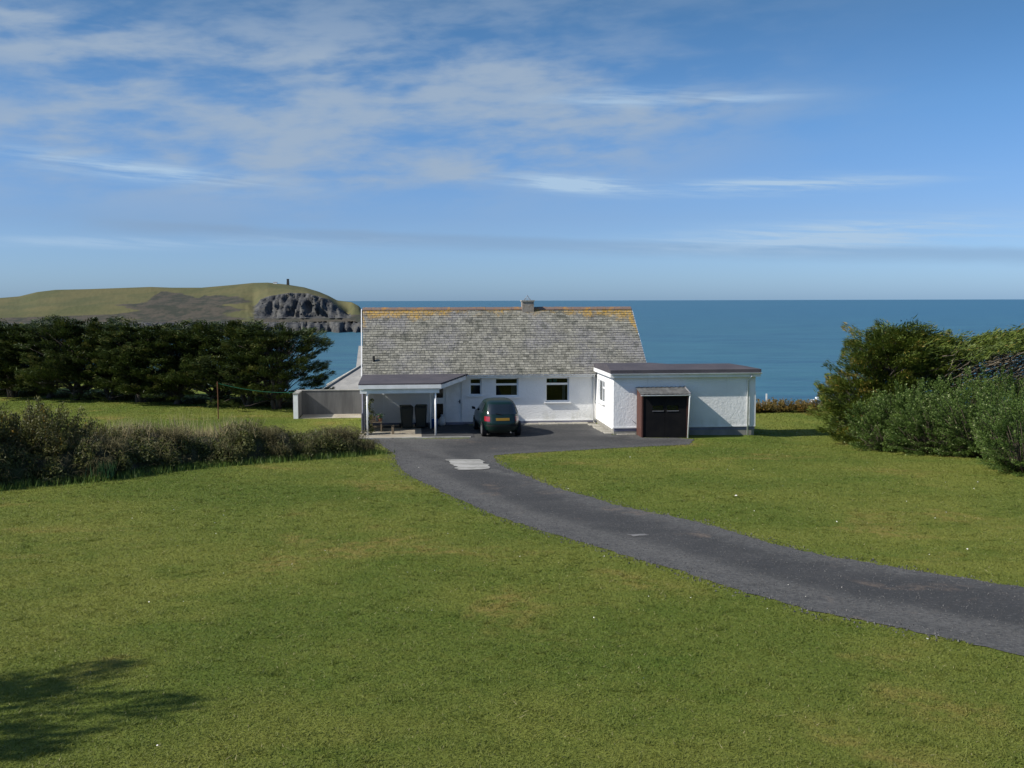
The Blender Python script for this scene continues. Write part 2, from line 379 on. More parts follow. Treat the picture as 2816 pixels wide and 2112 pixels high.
# headland
m = M['headland'] = mat('headland_ground', (.1, .1, .05), .95, .1); t, p = P(m); v = pos(t); hx, hy, hz = sep(t, v)
g = t.nodes.new('ShaderNodeNewGeometry'); nn = sep(t, g.outputs['True Normal'])[2]
rockm = attr(t, 'rock'); scrub = attr(t, 'scrub')
b1 = noise(t, v, .012, 5, .6); b2 = noise(t, v, .05, 5, .7)
gr = mixc(t, b1.ss(.38, .62), (.080, .085, .040), (.110, .102, .048)); gr = mixc(t, (b2.ss(.5, .72) * .4), gr, (.062, .068, .038))
gr = mixc(t, ((scrub + (b2 - .5) * 1.2).ss(.35, .65)), gr, mixc(t, b2.ss(.4, .6), (.042, .046, .036), (.075, .066, .052)))
strata = noise(t, scl(t, v, .06, .06, .035), 1, 6, .75, 1.0)
rk = mixc(t, strata.ss(.38, .62), (.038, .041, .046), (.100, .100, .096)); rk = mixc(t, (b2.ss(.5, .7) * .5), rk, (.075, .068, .048))
gc = mixc(t, ((rockm + (b2 - .5) * 1.5).ss(.35, .65)), gr, rk); t.links.new(gc, p.inputs['Base Color']); bump(t, p, strata * rockm, .6, 5.0)

# ------------------------------------------------------------------ terrain
def ss(x, a, b): x = np.clip((np.asarray(x, float) - a) / (b - a), 0, 1); return x * x * (3 - 2 * x)

def zland(x, y):
    x = np.asarray(x, float); y = np.asarray(y, float)
    q = np.clip(44 - y, 0, None); z = .055 * np.where(q < 4, q * q / 8, q - 2)
    z = z - .13 * ss(x, 3, 11) * ss(y, 36, 45)
    z = z - .16 * ss(x, 10.6, 12.6) * ss(y, 42.5, 45.5) * (1 - ss(y, 51, 56))
    z = z + .035 * np.sin(x * .5 + 1.1) * np.sin(y * .43 + .4) * ss(np.abs(y - 46), 6, 14)
    yc = 57 + 30 * ss(-x, 11, 24); q = np.clip(y - yc, 0, None)
    return z - .24 * np.where(q < 4, q * q / 8, q - 2)

def ray(px, py):
    x = (px - 1408) / F_PX; y = -(py - 1056) / F_PX
    c_, s_ = math.cos(ROLL), math.sin(ROLL); x, y = c_ * x - s_ * y, s_ * x + c_ * y
    cp, sp_ = math.cos(PITCH), math.sin(PITCH)
    return np.array([x, cp + y * sp_, -sp_ + y * cp])

def ground_at(px, py):
    d = ray(px, py); tt = np.linspace(4, 140, 4000); q = d[None] * tt[:, None]
    k = np.argmax(CAM_H + q[:, 2] < zland(q[:, 0], q[:, 1])); return float(q[k, 0]), float(q[k, 1])

def grid_mesh(name, xs, ys, zf):
    XX, YY = np.meshgrid(xs, ys); V = np.stack([XX, YY, zf(XX, YY)], -1).reshape(-1, 3); nx = len(xs)
    i = np.arange((len(ys) - 1) * nx).reshape(-1, nx)[:, :-1].ravel()
    Fq = np.stack([i, i + 1, i + nx + 1, i + nx], 1); me = bpy.data.meshes.new(name)
    me.vertices.add(len(V)); me.vertices.foreach_set('co', V.astype(np.float32).ravel())
    me.loops.add(Fq.size); me.loops.foreach_set('vertex_index', Fq.astype(np.int32).ravel())
    me.polygons.add(len(Fq)); me.polygons.foreach_set('loop_start', np.arange(0, Fq.size, 4, dtype=np.int32))
    me.update(calc_edges=True); me.polygons.foreach_set('use_smooth', [True] * len(Fq))
    return me

xs = np.concatenate([np.arange(-420, -60, 15), np.arange(-60, 45, .6), np.arange(45, 421, 15)])
ys = np.concatenate([np.arange(-60, 2, 4), np.arange(2, 75, .6), np.arange(75, 320, 6)])
tag(link('ground', grid_mesh('ground', xs, ys, zland), M['ground']), kind='structure')

SEA_Z = -39.0
sea = MB(); sea.face([(-90000, -200, SEA_Z), (90000, -200, SEA_Z), (90000, 90000, SEA_Z), (-90000, 90000, SEA_Z)])
tag(sea.build('sea', M['sea']), kind='structure')

# ------------------------------------------------------------------ driveway and forecourt
HA = R_(5.4); HO = np.array([-2.17, 50.0]); HU = np.array([math.cos(HA), math.sin(HA)]); HV = np.array([-math.sin(HA), math.cos(HA)])
def hw(u, v): q = HO + HU * u + HV * v; return float(q[0]), float(q[1])

right_edge = [(1895, 1223), (1700, 1232), (1508, 1243), (1366, 1251), (1354, 1257), (1382, 1286), (1439, 1306), (1508, 1337), (1610, 1363), (1732, 1400), (1900, 1430), (2164, 1511), (2419, 1556), (2816, 1617), (3050, 1655)]
left_edge = [(3050, 1850), (2816, 1805), (2546, 1744), (2164, 1668), (1900, 1581), (1732, 1534), (1610, 1495), (1488, 1461), (1366, 1420), (1264, 1375), (1195, 1343), (1134, 1314), (1091, 1282), (1087, 1247), (1045, 1222)]
RE0, LE0 = [ground_at(*q) for q in right_edge], [ground_at(*q) for q in left_edge]
def run_on(a, b, d): L = math.dist(a, b); return (b[0] + (b[0] - a[0]) / L * d, b[1] + (b[1] - a[1]) / L * d)
RE0.append(run_on(RE0[-3], RE0[-1], 16)); LE0.insert(0, run_on(LE0[2], LE0[0], 16)); right_edge.append(0); left_edge.append(0)
poly = RE0 + LE0
n_lane = len(poly)
poly += [hw(-4.6, -4.95), hw(-.2, -5.3), hw(-.05, -4.4), hw(-.05, -.5), hw(6.2, -.5), hw(6.2, -4.62), hw(7.4, -4.62), hw(7.4, -5.62), hw(8.9, -5.62), hw(9.6, -5.95)]

def densify(pts, step, jit, rng):
    out = []
    for i, a in enumerate(pts):
        b = pts[(i + 1) % len(pts)]; L = math.dist(a, b); k = max(1, int(L / step))
        for j in range(k):
            f = j / k; out.append((a[0] + (b[0] - a[0]) * f + rng.normal(0, jit), a[1] + (b[1] - a[1]) * f + rng.normal(0, jit)))
    return out

def smooth_path(pts, n=3):
    for _ in range(n):
        q = [pts[0]]
        for a, b in zip(pts[:-1], pts[1:]): q += [(a[0] * .75 + b[0] * .25, a[1] * .75 + b[1] * .25), (a[0] * .25 + b[0] * .75, a[1] * .25 + b[1] * .75)]
        pts = q + [pts[-1]]
    return pts
nr = len(right_edge)
outline = smooth_path(poly[:nr], 2) + smooth_path(poly[nr:n_lane], 2) + poly[n_lane:]
DRIVE = densify(outline, .16, .035, RNG)

def inside(pts, x, y):
    pts = np.asarray(pts); r = np.zeros(np.shape(x), bool); j = len(pts) - 1
    for i in range(len(pts)):
        xi, yi = pts[i]; xj, yj = pts[j]
        if yi != yj: r ^= ((yi > y) != (yj > y)) & (x < (xj - xi) * (y - yi) / (yj - yi) + xi)
        j = i
    return r

gx, gy = np.meshgrid(np.arange(-9, 42, .45), np.arange(-2, 53, .45)); gx, gy = gx.ravel(), gy.ravel()
gx = gx + RNG.uniform(-.1, .1, gx.shape); gy = gy + RNG.uniform(-.1, .1, gy.shape)
k = inside(DRIVE, gx, gy); pts2 = [Vector(q) for q in DRIVE] + [Vector(q) for q in zip(gx[k], gy[k])]
nb = len(DRIVE)
vv, _, ff, *_ = delaunay_2d_cdt(pts2, [(i, (i + 1) % nb) for i in range(nb)], [], 1, 1e-4)
me = bpy.data.meshes.new('driveway')
va = np.array([tuple(q) for q in vv]); me.from_pydata([(x, y, float(zland(x, y)) + .012) for x, y in va], [], [tuple(f) for f in ff])
ea = np.array(outline[:len(smooth_path(poly[:n_lane], 0)) * 4])
lane = np.array(DRIVE); LE, RE = np.array(densify(smooth_path(poly[nr:n_lane], 2), .5, 0, RNG)), np.array(densify(smooth_path(poly[:nr], 2), .5, 0, RNG))
dist = np.array([np.min(np.hypot(lane[:, 0] - x, lane[:, 1] - y)) for x, y in va])
a = me.attributes.new('edge', 'FLOAT', 'POINT'); a.data.foreach_set('value', (1 - np.clip(dist / 1.5, 0, 1)).astype(np.float32))
dl = np.array([np.min(np.hypot(LE[:, 0] - x, LE[:, 1] - y)) for x, y in va]); dr = np.array([np.min(np.hypot(RE[:, 0] - x, RE[:, 1] - y)) for x, y in va])
a = me.attributes.new('lat', 'FLOAT', 'POINT'); a.data.foreach_set('value', (dl / (dl + dr + 1e-6)).astype(np.float32))
tag(link('driveway', me, M['gravel']), kind='structure')

def patch_sheet(name, pix, material, lift, jit=.05, step=.2):
    o2 = densify([ground_at(*q) for q in pix], step, jit, RNG)
    vv, _, ff, *_ = delaunay_2d_cdt([Vector(q) for q in o2], [(i, (i + 1) % len(o2)) for i in range(len(o2))], [], 1, 1e-4)
    me = bpy.data.meshes.new(name); me.from_pydata([(q.x, q.y, float(zland(q.x, q.y)) + lift) for q in vv], [], [tuple(f) for f in ff])
    return tag(link(name, me, material), kind='structure')
patch_sheet('concrete_patch', [(1228, 1265), (1321, 1265), (1338, 1278), (1350, 1291), (1300, 1294), (1260, 1294)], M['concrete'], .03)
patch_sheet('concrete_patch', [(1732, 1473), (1775, 1471), (1790, 1475), (1768, 1476), (1738, 1477)], M['stone'], .022, .03, .1)

# loose stones along the edges of the driveway
L_ = np.array(DRIVE[:int(nb * .8)]); N = 5200; pick = L_[RNG.integers(0, len(L_), N)] + RNG.normal(0, .16, (N, 2))
k = (pick[:, 1] < 44.5) & (pick[:, 1] > 13); pick = pick[k]; N = len(pick); s = RNG.uniform(.010, .026, N)
base = np.array([[1, 0, 0], [-.5, .87, 0], [-.5, -.87, 0], [0, 0, 1.1]]); tri = [(0, 1, 3), (1, 2, 3), (2, 0, 3)]
N2 = 15000; gx2 = RNG.uniform(-9, 22, N2 * 6); gy2 = RNG.uniform(13, 45, N2 * 6); k = inside(DRIVE, gx2, gy2); gx2, gy2 = gx2[k][:N2], gy2[k][:N2]
pick = np.concatenate([pick, np.stack([gx2, gy2], 1)]); s = np.concatenate([s, RNG.uniform(.006, .019, len(gx2))]); N = len(pick)
T = base[None] * s[:, None, None]; an = RNG.uniform(0, 6.28, N); ca, sa = np.cos(an)[:, None], np.sin(an)[:, None]
T = np.stack([T[..., 0] * ca - T[..., 1] * sa, T[..., 0] * sa + T[..., 1] * ca, T[..., 2]], -1); T[..., 0] += pick[:, :1]; T[..., 1] += pick[:, 1:]
T[..., 2] += zland(pick[:, 0], pick[:, 1])[:, None] + .008
tag(link('gravel', quads_mesh('gravel', T[:, np.array(tri)].reshape(-1, 3), 3), M['chips']),
    'loose gravel chips scattered over the driveway and its edges', 'gravel', kind='stuff')

# ------------------------------------------------------------------ lawn blades, finer and denser close by
BANK_FRONT = [ground_at(*q) for q in ((-420, 1395), (-180, 1365), (0, 1340), (300, 1315), (500, 1285), (800, 1264), (960, 1252), (1052, 1240))]
def lawn_points(n, y0, y1):
    yy = np.sqrt(RNG.uniform(y0 ** .6, y1 ** .6, n) ** (2 / .6)) if False else (RNG.uniform(y0 ** .3, y1 ** .3, n)) ** (1 / .3)
    xx = RNG.uniform(-1, 1, n) * (yy * .60 + 3.0)
    return xx, yy
def bank_clear(x, y):                            # True on the camera side of the bank foot
    bf = np.array(BANK_FRONT); yb = np.interp(x, bf[:, 0], bf[:, 1], left=bf[0, 1], right=99)
    return (y < yb + .25) | (y > yb + 3.2)
xx, yy = lawn_points(1150000, 7.0, 64)
k = ~inside(DRIVE, xx, yy) & bank_clear(xx, yy) & ~((xx > -7.1) & (xx < 10.4) & (yy > 49.3)) & ~((xx > 4) & (xx < 10.6) & (yy > 45.3)); xx, yy = xx[k], yy[k]; N = len(xx)
ntf = len(xx); ct_ = RNG.uniform(0, 1, (1500, 2)); cy_ = 8.5 + 24 * ct_[:, 1] ** 1.5; cx_ = (ct_[:, 0] * 2 - 1) * (cy_ * .53 + .5); sz_t = RNG.uniform(.03, .11, 1500)
tx = (cx_[:, None] + RNG.normal(0, 1, (1500, 30)) * sz_t[:, None]).ravel(); ty = (cy_[:, None] + RNG.normal(0, 1, (1500, 30)) * sz_t[:, None]).ravel()
k = ~inside(DRIVE, tx, ty) & bank_clear(tx, ty); xx, yy = np.concatenate([xx, tx[k]]), np.concatenate([yy, ty[k]]); N = len(xx)
L = (.030 + .00035 * yy) * RNG.uniform(.55, 1.35, N); L[ntf:] *= 1.8; Wd = .0035 + .00042 * yy; z0 = zland(xx, yy)
lean = RNG.normal(0, .75, (N, 2)); an = RNG.uniform(0, 6.283, N); sx2, sy2 = np.cos(an) * Wd, np.sin(an) * Wd
b0 = np.stack([xx - sx2, yy - sy2, z0 - .004], 1); b1_ = np.stack([xx + sx2, yy + sy2, z0 - .004], 1)
tp = np.stack([xx + lean[:, 0] * L, yy + lean[:, 1] * L, z0 + L * .55], 1)
tag(link('lawn_grass', quads_mesh('lawn_grass', np.stack([b0, b1_, tp], 1).reshape(-1, 3), 3, RNG.uniform(0, 1, N)), M['grass']),
    'short mown grass covering the lawn on both sides of the drive', 'grass', kind='stuff')

# pale specks lying on the lawn
sp_pix = [(410, 1663), (1770, 1876), (1633, 1708), (2301, 1440), (2602, 1414), (2660, 1516), (2550, 1766), (2024, 1367), (1640, 1712), (433, 2065)]
Vs = []
for q in sp_pix + [(RNG.uniform(300, 2750), RNG.uniform(1250, 1700)) for _ in range(70)]:
    x, y = ground_at(*q)
    r = (.010 if q in sp_pix else .0042) * y / 14
    z = float(zland(x, y)) + .04; an = RNG.uniform(0, 3)
    Vs += [(x + r * 2.2 * math.cos(an), y + r * 2.2 * math.sin(an), z), (x, y + r, z + r), (x - r * 2 * math.cos(an), y - r * 2 * math.sin(an), z + .01), (x, y - r, z - r * .3)]
tag(link('daisies', quads_mesh('daisies', np.array(Vs), 4), M['pale']), 'tiny white daisies and shell bits strewn over the lawn', 'flowers', kind='stuff')

# ------------------------------------------------------------------ headland across the bay
_vt = np.random.default_rng(77).uniform(-1, 1, (256, 256))
def vn(a, b):                                   # smooth value noise
    i, j = math.floor(a), math.floor(b); u, v = a - i, b - j; u, v = u * u * (3 - 2 * u), v * v * (3 - 2 * v); g_ = lambda p, q: _vt[p % 256, q % 256]
    return (g_(i, j) * (1 - u) + g_(i + 1, j) * u) * (1 - v) + (g_(i, j + 1) * (1 - u) + g_(i + 1, j + 1) * u) * v

def build_headland():
    px = np.arange(-700, 1013, 4.0); sky_x = [-700, -400, -150, 0, 60, 110, 160, 250, 420, 480, 560, 640, 700, 740, 790, 840, 880, 906, 930, 970, 990, 1000, 1012]
    sky_y = [842, 836, 826, 820, 815, 803, 797, 795, 789, 791, 791, 784, 778, 777, 782, 790, 802, 813, 826, 831, 842, 856, 905]
    sy = np.interp(px, sky_x, sky_y); rng = np.random.default_rng(3)
    nper = 64; V = []; rock = []; scr = []
    cl_x = [-700, 668, 722, 740, 800, 860, 905, 935, 960, 975, 1012]; cl_t = [0, 0, .9, 1, 1, 1, 1, 1, .9, 0, 0]
    for i, x in enumerate(px):
        d = ray(x, 1000); tx = d[0] / d[1]
        yr = 1800.0 - 150 * ss(x, 900, 1000); d2 = ray(x, sy[i]); zr = CAM_H + d2[2] / d2[1] * yr
        shore = 1478 - 180 * ss(-x, -500, 300) - 14 * math.sin(x * .11) - 9 * math.sin(x * .31)
        ct = np.interp(x, cl_x, cl_t); ctop = np.interp(x, [700, 716, 740, 800, 850, 905, 935, 965], [848, 826, 816, 806, 807, 822, 845, 872])
        yct = 1612.0; d3 = ray(x, ctop); zc_c = CAM_H + d3[2] / d3[1] * yct
        f = (yct - 1540) / (yr - 1540); zfoot = min(-20.5, zr - 6); zc_s = zfoot + (zr - zfoot) * (f ** .75)
        zc = zc_s + (min(zc_c, zr - 1) - zc_s) * ct
        k_y = [shore - 30, shore, shore + 9, shore + 26, 1528, 1548, 1575 - 10 * ct, yct, yr, yr + 160, yr + 420]
        k_z = [SEA_Z - 6, SEA_Z, SEA_Z + 7, min(-29, zr - 2), min(-24, zr - 1.5), zfoot + .5, zfoot + 2 + (zc - zfoot) * .3 * (1 - ct), zc, zr, zr - 30, SEA_Z - 8]
        k_y = np.maximum.accumulate(np.array(k_y) + np.arange(11) * .01)
        s = np.concatenate([np.linspace(k_y[0], k_y[4], 16, endpoint=False), np.linspace(k_y[4], k_y[7], 24, endpoint=False), np.linspace(k_y[7], k_y[8], 16, endpoint=False), np.linspace(k_y[8], k_y[10], 8)])
        z = np.interp(s, k_y, k_z)
        for j, (a_, z_) in enumerate(zip(s, z)):
            cliffy = ct if yct - 66 < a_ < yct + 2 else (1.0 if z_ < -25 and a_ < 1540 else 0.0)
            jx = jy = 0.0
            if cliffy > .2:
                jy = 13 * vn(x * .055 + z_ * .030, z_ * .035) + 11 * vn(x * .13 - z_ * .06 + 40, z_ * .06) + 6 * vn(x * .31 + z_ * .12, z_ * .15 + 9) + rng.normal(0, 1.0)
            V.append((tx * a_, a_ + jy * min(1, cliffy), z_ + (rng.normal(0, .15) if a_ < yr - 20 else 0)))
            rock.append(cliffy); 
            pyy = 825.5 - (z_ - CAM_H) / a_ * F_PX
            wx_ = x + 60 * vn(pyy * .08, 3.3) + 25 * vn(pyy * .2, 9.1); wy_ = pyy + 9 * vn(x * .02, 5.2) + 5 * vn(x * .06, 1.7); sc_ = .95 * ss(wx_, 310, 430) * ss(-wx_, -720, -600) * ss(wy_, 803 + 10 * abs(wx_ - 500) / 200, 815 + 10 * abs(wx_ - 500) / 200) + ss(pyy, 866 - 0.03 * x, 876 - .03 * x) * ss(-x, -420, -250)
            scr.append(float(min(1, sc_ + (.75 if z_ < -15 and x > 700 else 0))))
    V = np.array(V); nx = nper; i = np.arange((len(px) - 1) * nx).reshape(-1, nx)[:, :-1].ravel()
    Fq = np.stack([i, i + nx, i + nx + 1, i + 1], 1); me = bpy.data.meshes.new('headland'); me.from_pydata(V.tolist(), [], Fq.tolist()); me.update()
    for nm, q in (('rock', rock), ('scrub', scr)):
        a = me.attributes.new(nm, 'FLOAT', 'POINT'); a.data.foreach_set('value', np.array(q, np.float32))
    me.polygons.foreach_set('use_smooth', [True] * len(me.polygons))
    return tag(link('headland', me, M['headland']), kind='structure')
build_headland()
def far_point(px, py, Y): d = ray(px, py); return d[0] / d[1] * Y, Y, CAM_H + d[2] / d[1] * Y
M['towerstone'] = mat('dark_tower_stone', (.05, .05, .048), .9, .1)
x, y, z = far_point(792, 785, 1795); dm = tag(empty('daymark_tower', (x, y, z)), 'tall dark stone daymark tower on the headland top', 'tower')
mb = MB(); mb.hexa([(-2.2, -2.2, -2), (2.2, -2.2, -2), (2.2, 2.2, -2), (-2.2, 2.2, -2), (-1.7, -1.7, 10.2), (1.7, -1.7, 10.2), (1.7, 1.7, 10.2), (-1.7, 1.7, 10.2)]); mb.build('shaft', M['towerstone'], dm)
MB().box(-1.95, 1.95, -1.95, 1.95, 10.2, 11.2).build('parapet', M['towerstone'], dm)
x, y, z = far_point(757, 780, 1795); hut = tag(empty('lookout_hut', (x, y, z)), 'tiny white hut on the headland left of the dark tower', 'hut')
MB().box(-3.2, 3.2, -2, 2, -2, 1.6).build('wall', M['white'], hut); MB().prism([(-2.3, 1.6), (2.3, 1.6), (0, 2.9)], -3.5, 3.5).build('roof', M['lead'], hut)

# ------------------------------------------------------------------ the bungalow (local axes: u along the front wall, v away from the camera)
house = tag(empty('bungalow', (HO[0], HO[1], 0), HA), 'white roughcast bungalow with lichened slate roof and flat-roofed side wing', 'house')

def wall_grid(mb, a0, a1, z0, z1, holes, at, th, axis):      # a wall sheet with real openings and reveals
    As = sorted({a0, a1, *[h[i] for h in holes for i in (0, 1)]}); Zs = sorted({z0, z1, *[h[i] for h in holes for i in (2, 3)]})
    Q = (lambda a, t, z: (a, at + t, z)) if axis == 'u' else (lambda a, t, z: (at + t, a, z))
    solid = lambda i, j: 0 <= i < len(As) - 1 and 0 <= j < len(Zs) - 1 and not any(h[0] <= As[i] < h[1] and h[2] <= Zs[j] < h[3] for h in holes)
    for i in range(len(As) - 1):
        for j in range(len(Zs) - 1):
            if not solid(i, j): continue
            A0, A1, B0, B1 = As[i], As[i + 1], Zs[j], Zs[j + 1]
            for t in (0, th): mb.face([Q(A0, t, B0), Q(A1, t, B0), Q(A1, t, B1), Q(A0, t, B1)])
            for di, dj, p, q in ((-1, 0, (A0, B0), (A0, B1)), (1, 0, (A1, B0), (A1, B1)), (0, -1, (A0, B0), (A1, B0)), (0, 1, (A0, B1), (A1, B1))):
                if not solid(i + di, j + dj): mb.face([Q(p[0], 0, p[1]), Q(q[0], 0, q[1]), Q(q[0], th, q[1]), Q(p[0], th, p[1])])

W1, W2, W3 = (.11, .70, 1.40, 2.24), (1.34, 2.49, 1.33, 2.24), (3.82, 4.98, 1.05, 2.25)
GD, DR = (-1.66, -1.12, .06, 2.02), (-1.04, -.22, .14, 2.06)
ML, MR, MV = -4.78, 8.62, 6.3
mb = MB(); wall_grid(mb, ML, MR, .14, 2.42, [W1, W2, W3, GD, DR], 0, .25, 'u')
wall_grid(mb, .25, MV, -.5, 2.42, [], ML, .25, 'v'); wall_grid(mb, .25, MV, -.5, 2.42, [], MR - .25, .25, 'v'); wall_grid(mb, ML, MR, -2.5, 2.42, [], MV, .25, 'u')
for u in (ML + .003, MR - .253): mb.prism([(-.05, 2.42), (6.35, 2.42), (3.15, 5.42)], u, u + .25)
mb.build('wall', M['render'], house)
MB().box(ML + .3, MR - .3, 2.2, 2.28, .0, 2.4).build('room_partition', M['interior'], house)
MB().box(ML + .02, MR - .02, .03, .24, -.3, .13).box(-.2, 6.3, -.028, .03, -.3, .118).box(ML, -1.7, -.028, .03, -.3, .118).build('plinth', M['greypaint'], house)
MB().box(-.18, 6.24, -.035, -.002, .12, .165).build('drip_band', M['white'], house)

# slates laid course by course
def slate_slope(name, flip=False):
    r = np.random.default_rng(5 + flip); nC = 28; V = []; tone = []
    y0, z0, y1, z1 = -.36, 2.42, 3.13, 5.56
    dy, dz = (y1 - y0) / nC, (z1 - z0) / nC; L = math.hypot(dy, dz); ty, tz = dy / L, dz / L; ny, nz = -tz, ty
    for c_ in range(nC):
        f = c_ / nC; ul, ur = -5.0 - .11 * f, 8.87 - .17 * f; wd = r.uniform(.21, .25) if c_ % 3 else r.uniform(.18, .21); u = ul - r.uniform(0, wd); ct = r.uniform(-.12, .12)
        while u < ur:
            a, b = max(u, ul), min(u + wd * r.uniform(.86, 1.12), ur); u = b + .012 if b > ul else u + wd
            if b - a < .03: continue
            by, bz = y0 + dy * c_, z0 + dz * c_; h0 = .036 + r.uniform(-.007, .007); h1 = .012; ln = L * 1.04; sg = r.uniform(-.012, .008)
            P_ = lambda uu, s, h: (uu, by + ty * s + ny * h, bz + tz * s + nz * h)
            tp = [P_(a, sg, h0), P_(b, sg + r.uniform(-.006, .006), h0), P_(b, ln, h1), P_(a, ln, h1)]; lo = [P_(a, sg, h0 - .027), P_(b, sg, h0 - .027)]
            V += tp + [lo[0], lo[1], tp[1], tp[0]] + [lo[0], tp[0], tp[3], P_(a, ln, h1 - .016)] + [tp[1], lo[1], P_(b, ln, h1 - .016), tp[2]]
            tone += [float(np.clip(r.normal(.5, .2) + ct, 0, 1))] * 4
    V = np.array(V)
    if flip: V[:, 1] = 6.3 - V[:, 1]
    return link(name, quads_mesh(name, V, 4, np.array(tone)), M['slate'], house)
slate_slope('roof'); slate_slope('roof', True)
mb = MB(); e = .012                                           # boarded deck under the slates
for fl in (0, 1):
    Y = lambda q: 6.3 - q if fl else q
    mb.hexa([(-5.0, Y(-.34), 2.37), (8.86, Y(-.34), 2.37), (8.7, Y(3.14), 5.5), (-5.1, Y(3.14), 5.5), (-5.0, Y(-.35), 2.42), (8.86, Y(-.35), 2.42), (8.7, Y(3.14), 5.55), (-5.1, Y(3.14), 5.55)])
mb.build('roof_deck', M['lead'], house)
mb = MB()
for i in range(31):
    a, b = -5.12 + i * .4455, -5.12 + (i + 1) * .4455 - .008; dz = random.uniform(-.006, .006)
    mb.prism([(3.0, 5.50 + dz), (3.15, 5.615 + dz), (3.30, 5.50 + dz), (3.30, 5.535 + dz), (3.15, 5.655 + dz), (3.0, 5.535 + dz)], a, b)
mb.build('ridge_tiles', M['ridge'], house)
for u0, u1 in ((-5.03, -5.16), (8.86, 8.70)):                  # barge boards
    s = .035 if u0 > 0 else -.035
    MB().hexa([(u0, -.36, 2.28), (u0 + s, -.36, 2.28), (u1 + s, 3.13, 5.40), (u1, 3.13, 5.40), (u0, -.36, 2.43), (u0 + s, -.36, 2.43), (u1 + s, 3.13, 5.57), (u1, 3.13, 5.57)]).build('barge_board', M['white'], house)
MB().box(-.05, 6.12, -.33, -.30, 2.27, 2.42).box(-.05, 6.12, -.30, 0, 2.27, 2.285).build('fascia_board', M['white'], house)
def gutter(name, a, b, v, z, parent, r=.055, axis='x'):
    prof = [(v + r * math.cos(t_), z + r * math.sin(t_)) for t_ in np.linspace(math.pi, 2 * math.pi, 8)] + [(v + (r - .008) * math.cos(t_), z + (r - .008) * math.sin(t_)) for t_ in np.linspace(2 * math.pi, math.pi, 8)]
    return MB().prism(prof, a, b, axis).build(name, M['white'], parent)
gutter('gutter', -.02, 6.2, -.39, 2.42, house)
ch = MB().box(2.99, 3.59, 2.9, 3.4, 5.3, 5.93).build('chimney', M['brick'], house)
MB().box(2.95, 3.63, 2.86, 3.44, 5.93, 6.0).build('chimney_cap', M['concrete'], ch)
MB().tube([(3.13, 3.15, 6.0), (3.28, 3.15, 6.24)], .014, 5).tube([(3.43, 3.15, 6.0), (3.28, 3.15, 6.24)], .014, 5).tube([(3.12, 3.15, 6.0), (3.12, 3.15, 6.06), (3.44, 3.15, 6.06), (3.44, 3.15, 6.0)], .012, 5).build('aerial_bracket', M['lead'], ch)
MB().tube([(-4.48, .35, 2.9), (-4.48, .35, 3.33)], .055, 10).build('vent_pipe', M['black'], house)

def window(hole, bars, mid, at=.09, sillz=None, extra=None):
    a, b, z0, z1 = hole; fw = .065; mb = MB()
    mb.box(a, a + fw, at, at + .06, z0, z1); mb.box(b - fw, b, at, at + .06, z0, z1); mb.box(a + fw, b - fw, at, at + .06, z1 - fw, z1); mb.box(a + fw, b - fw, at, at + .06, z0, z0 + fw)
    mb.box(a + fw, b - fw, at - .008, at + .055, mid - .05, mid + .05)
    for x in bars: mb.box(x - .03, x + .03, at, at + .06, z0 + fw, mid - .05)
    w_ = mb.build('window', M['upvc'], house, bevel=.006)
    MB().box(a + fw, b - fw, at + .025, at + .031, mid + .05, z1 - fw).build('upper_pane', M['glass'], w_)
    MB().box(a + fw, b - fw, at + .025, at + .031, z0 + fw, mid - .05).build('lower_pane', M['glass'], w_)
    MB().box(a - .08, b + .09, -.105, at, sillz - .055, sillz).build('sill', M['white'], w_, bevel=.006)
    return w_
q = window(W1, [], 1.94, sillz=1.385); window_mid = window(W2, [], 1.92, sillz=1.315); window_r = window(W3, [], 1.92, sillz=1.035)
mb = MB(); N = 12
for i in range(N): mb.box(2.16 + i * .022, 2.18 + i * .022, .24 + .02 * (i % 2), .25 + .02 * (i % 2), 1.38, 1.9)
mb.build('curtain', M['curtain'], window_mid)
mb = MB()
for i in range(3): mb.box(4.68 + i * .05, 4.72 + i * .05, .24 + .02 * (i % 2), .25 + .02 * (i % 2), 1.1, 1.9)
mb.build('curtain', M['curtain'], window_r)
MB().box(4.05, 4.17, .3, .33, 1.98, 2.18).box(4.24, 4.42, .3, .33, 1.98, 2.18).build('hanging_cloth', M['teal'], window_r)

d_ = MB().box(DR[0] + .05, DR[1] - .05, .03, .07, DR[2], DR[3] - .04).box(DR[0] + .15, DR[1] - .15, .022, .03, .3, .95).box(DR[0] + .15, DR[1] - .15, .022, .03, 1.1, 1.85).build('door', M['white'], house, bevel=.004)
MB().box(DR[0], DR[0] + .048, -.012, .09, DR[2], DR[3]).box(DR[1] - .048, DR[1], -.012, .09, DR[2], DR[3]).box(DR[0] + .048, DR[1] - .048, -.012, .09, DR[3] - .038, DR[3]).build('door_frame', M['white'], d_)
MB().tube([(DR[1] - .14, .03, 1.12), (DR[1] - .14, -.03, 1.12), (DR[1] - .24, -.03, 1.12)], .012, 6).box(DR[1] - .165, DR[1] - .115, .01, .03, 1.02, 1.2).build('handle', M['black'], d_)
MB().box(DR[0] - .06, DR[1] + .06, -.30, -.03, -.2, .12).build('door_step', M['greypaint'], house)
g_ = MB().box(GD[0], GD[0] + .05, .02, .08, GD[2], GD[3]).box(GD[1] - .05, GD[1], .02, .08, GD[2], GD[3]).box(GD[0] + .05, GD[1] - .05, .02, .08, GD[3] - .06, GD[3]).box(GD[0] + .05, GD[1] - .05, .02, .08, 1.02, 1.3).box(GD[0] + .05, GD[1] - .05, .02, .08, GD[2], .2).build('glazed_door', M['upvc'], house)
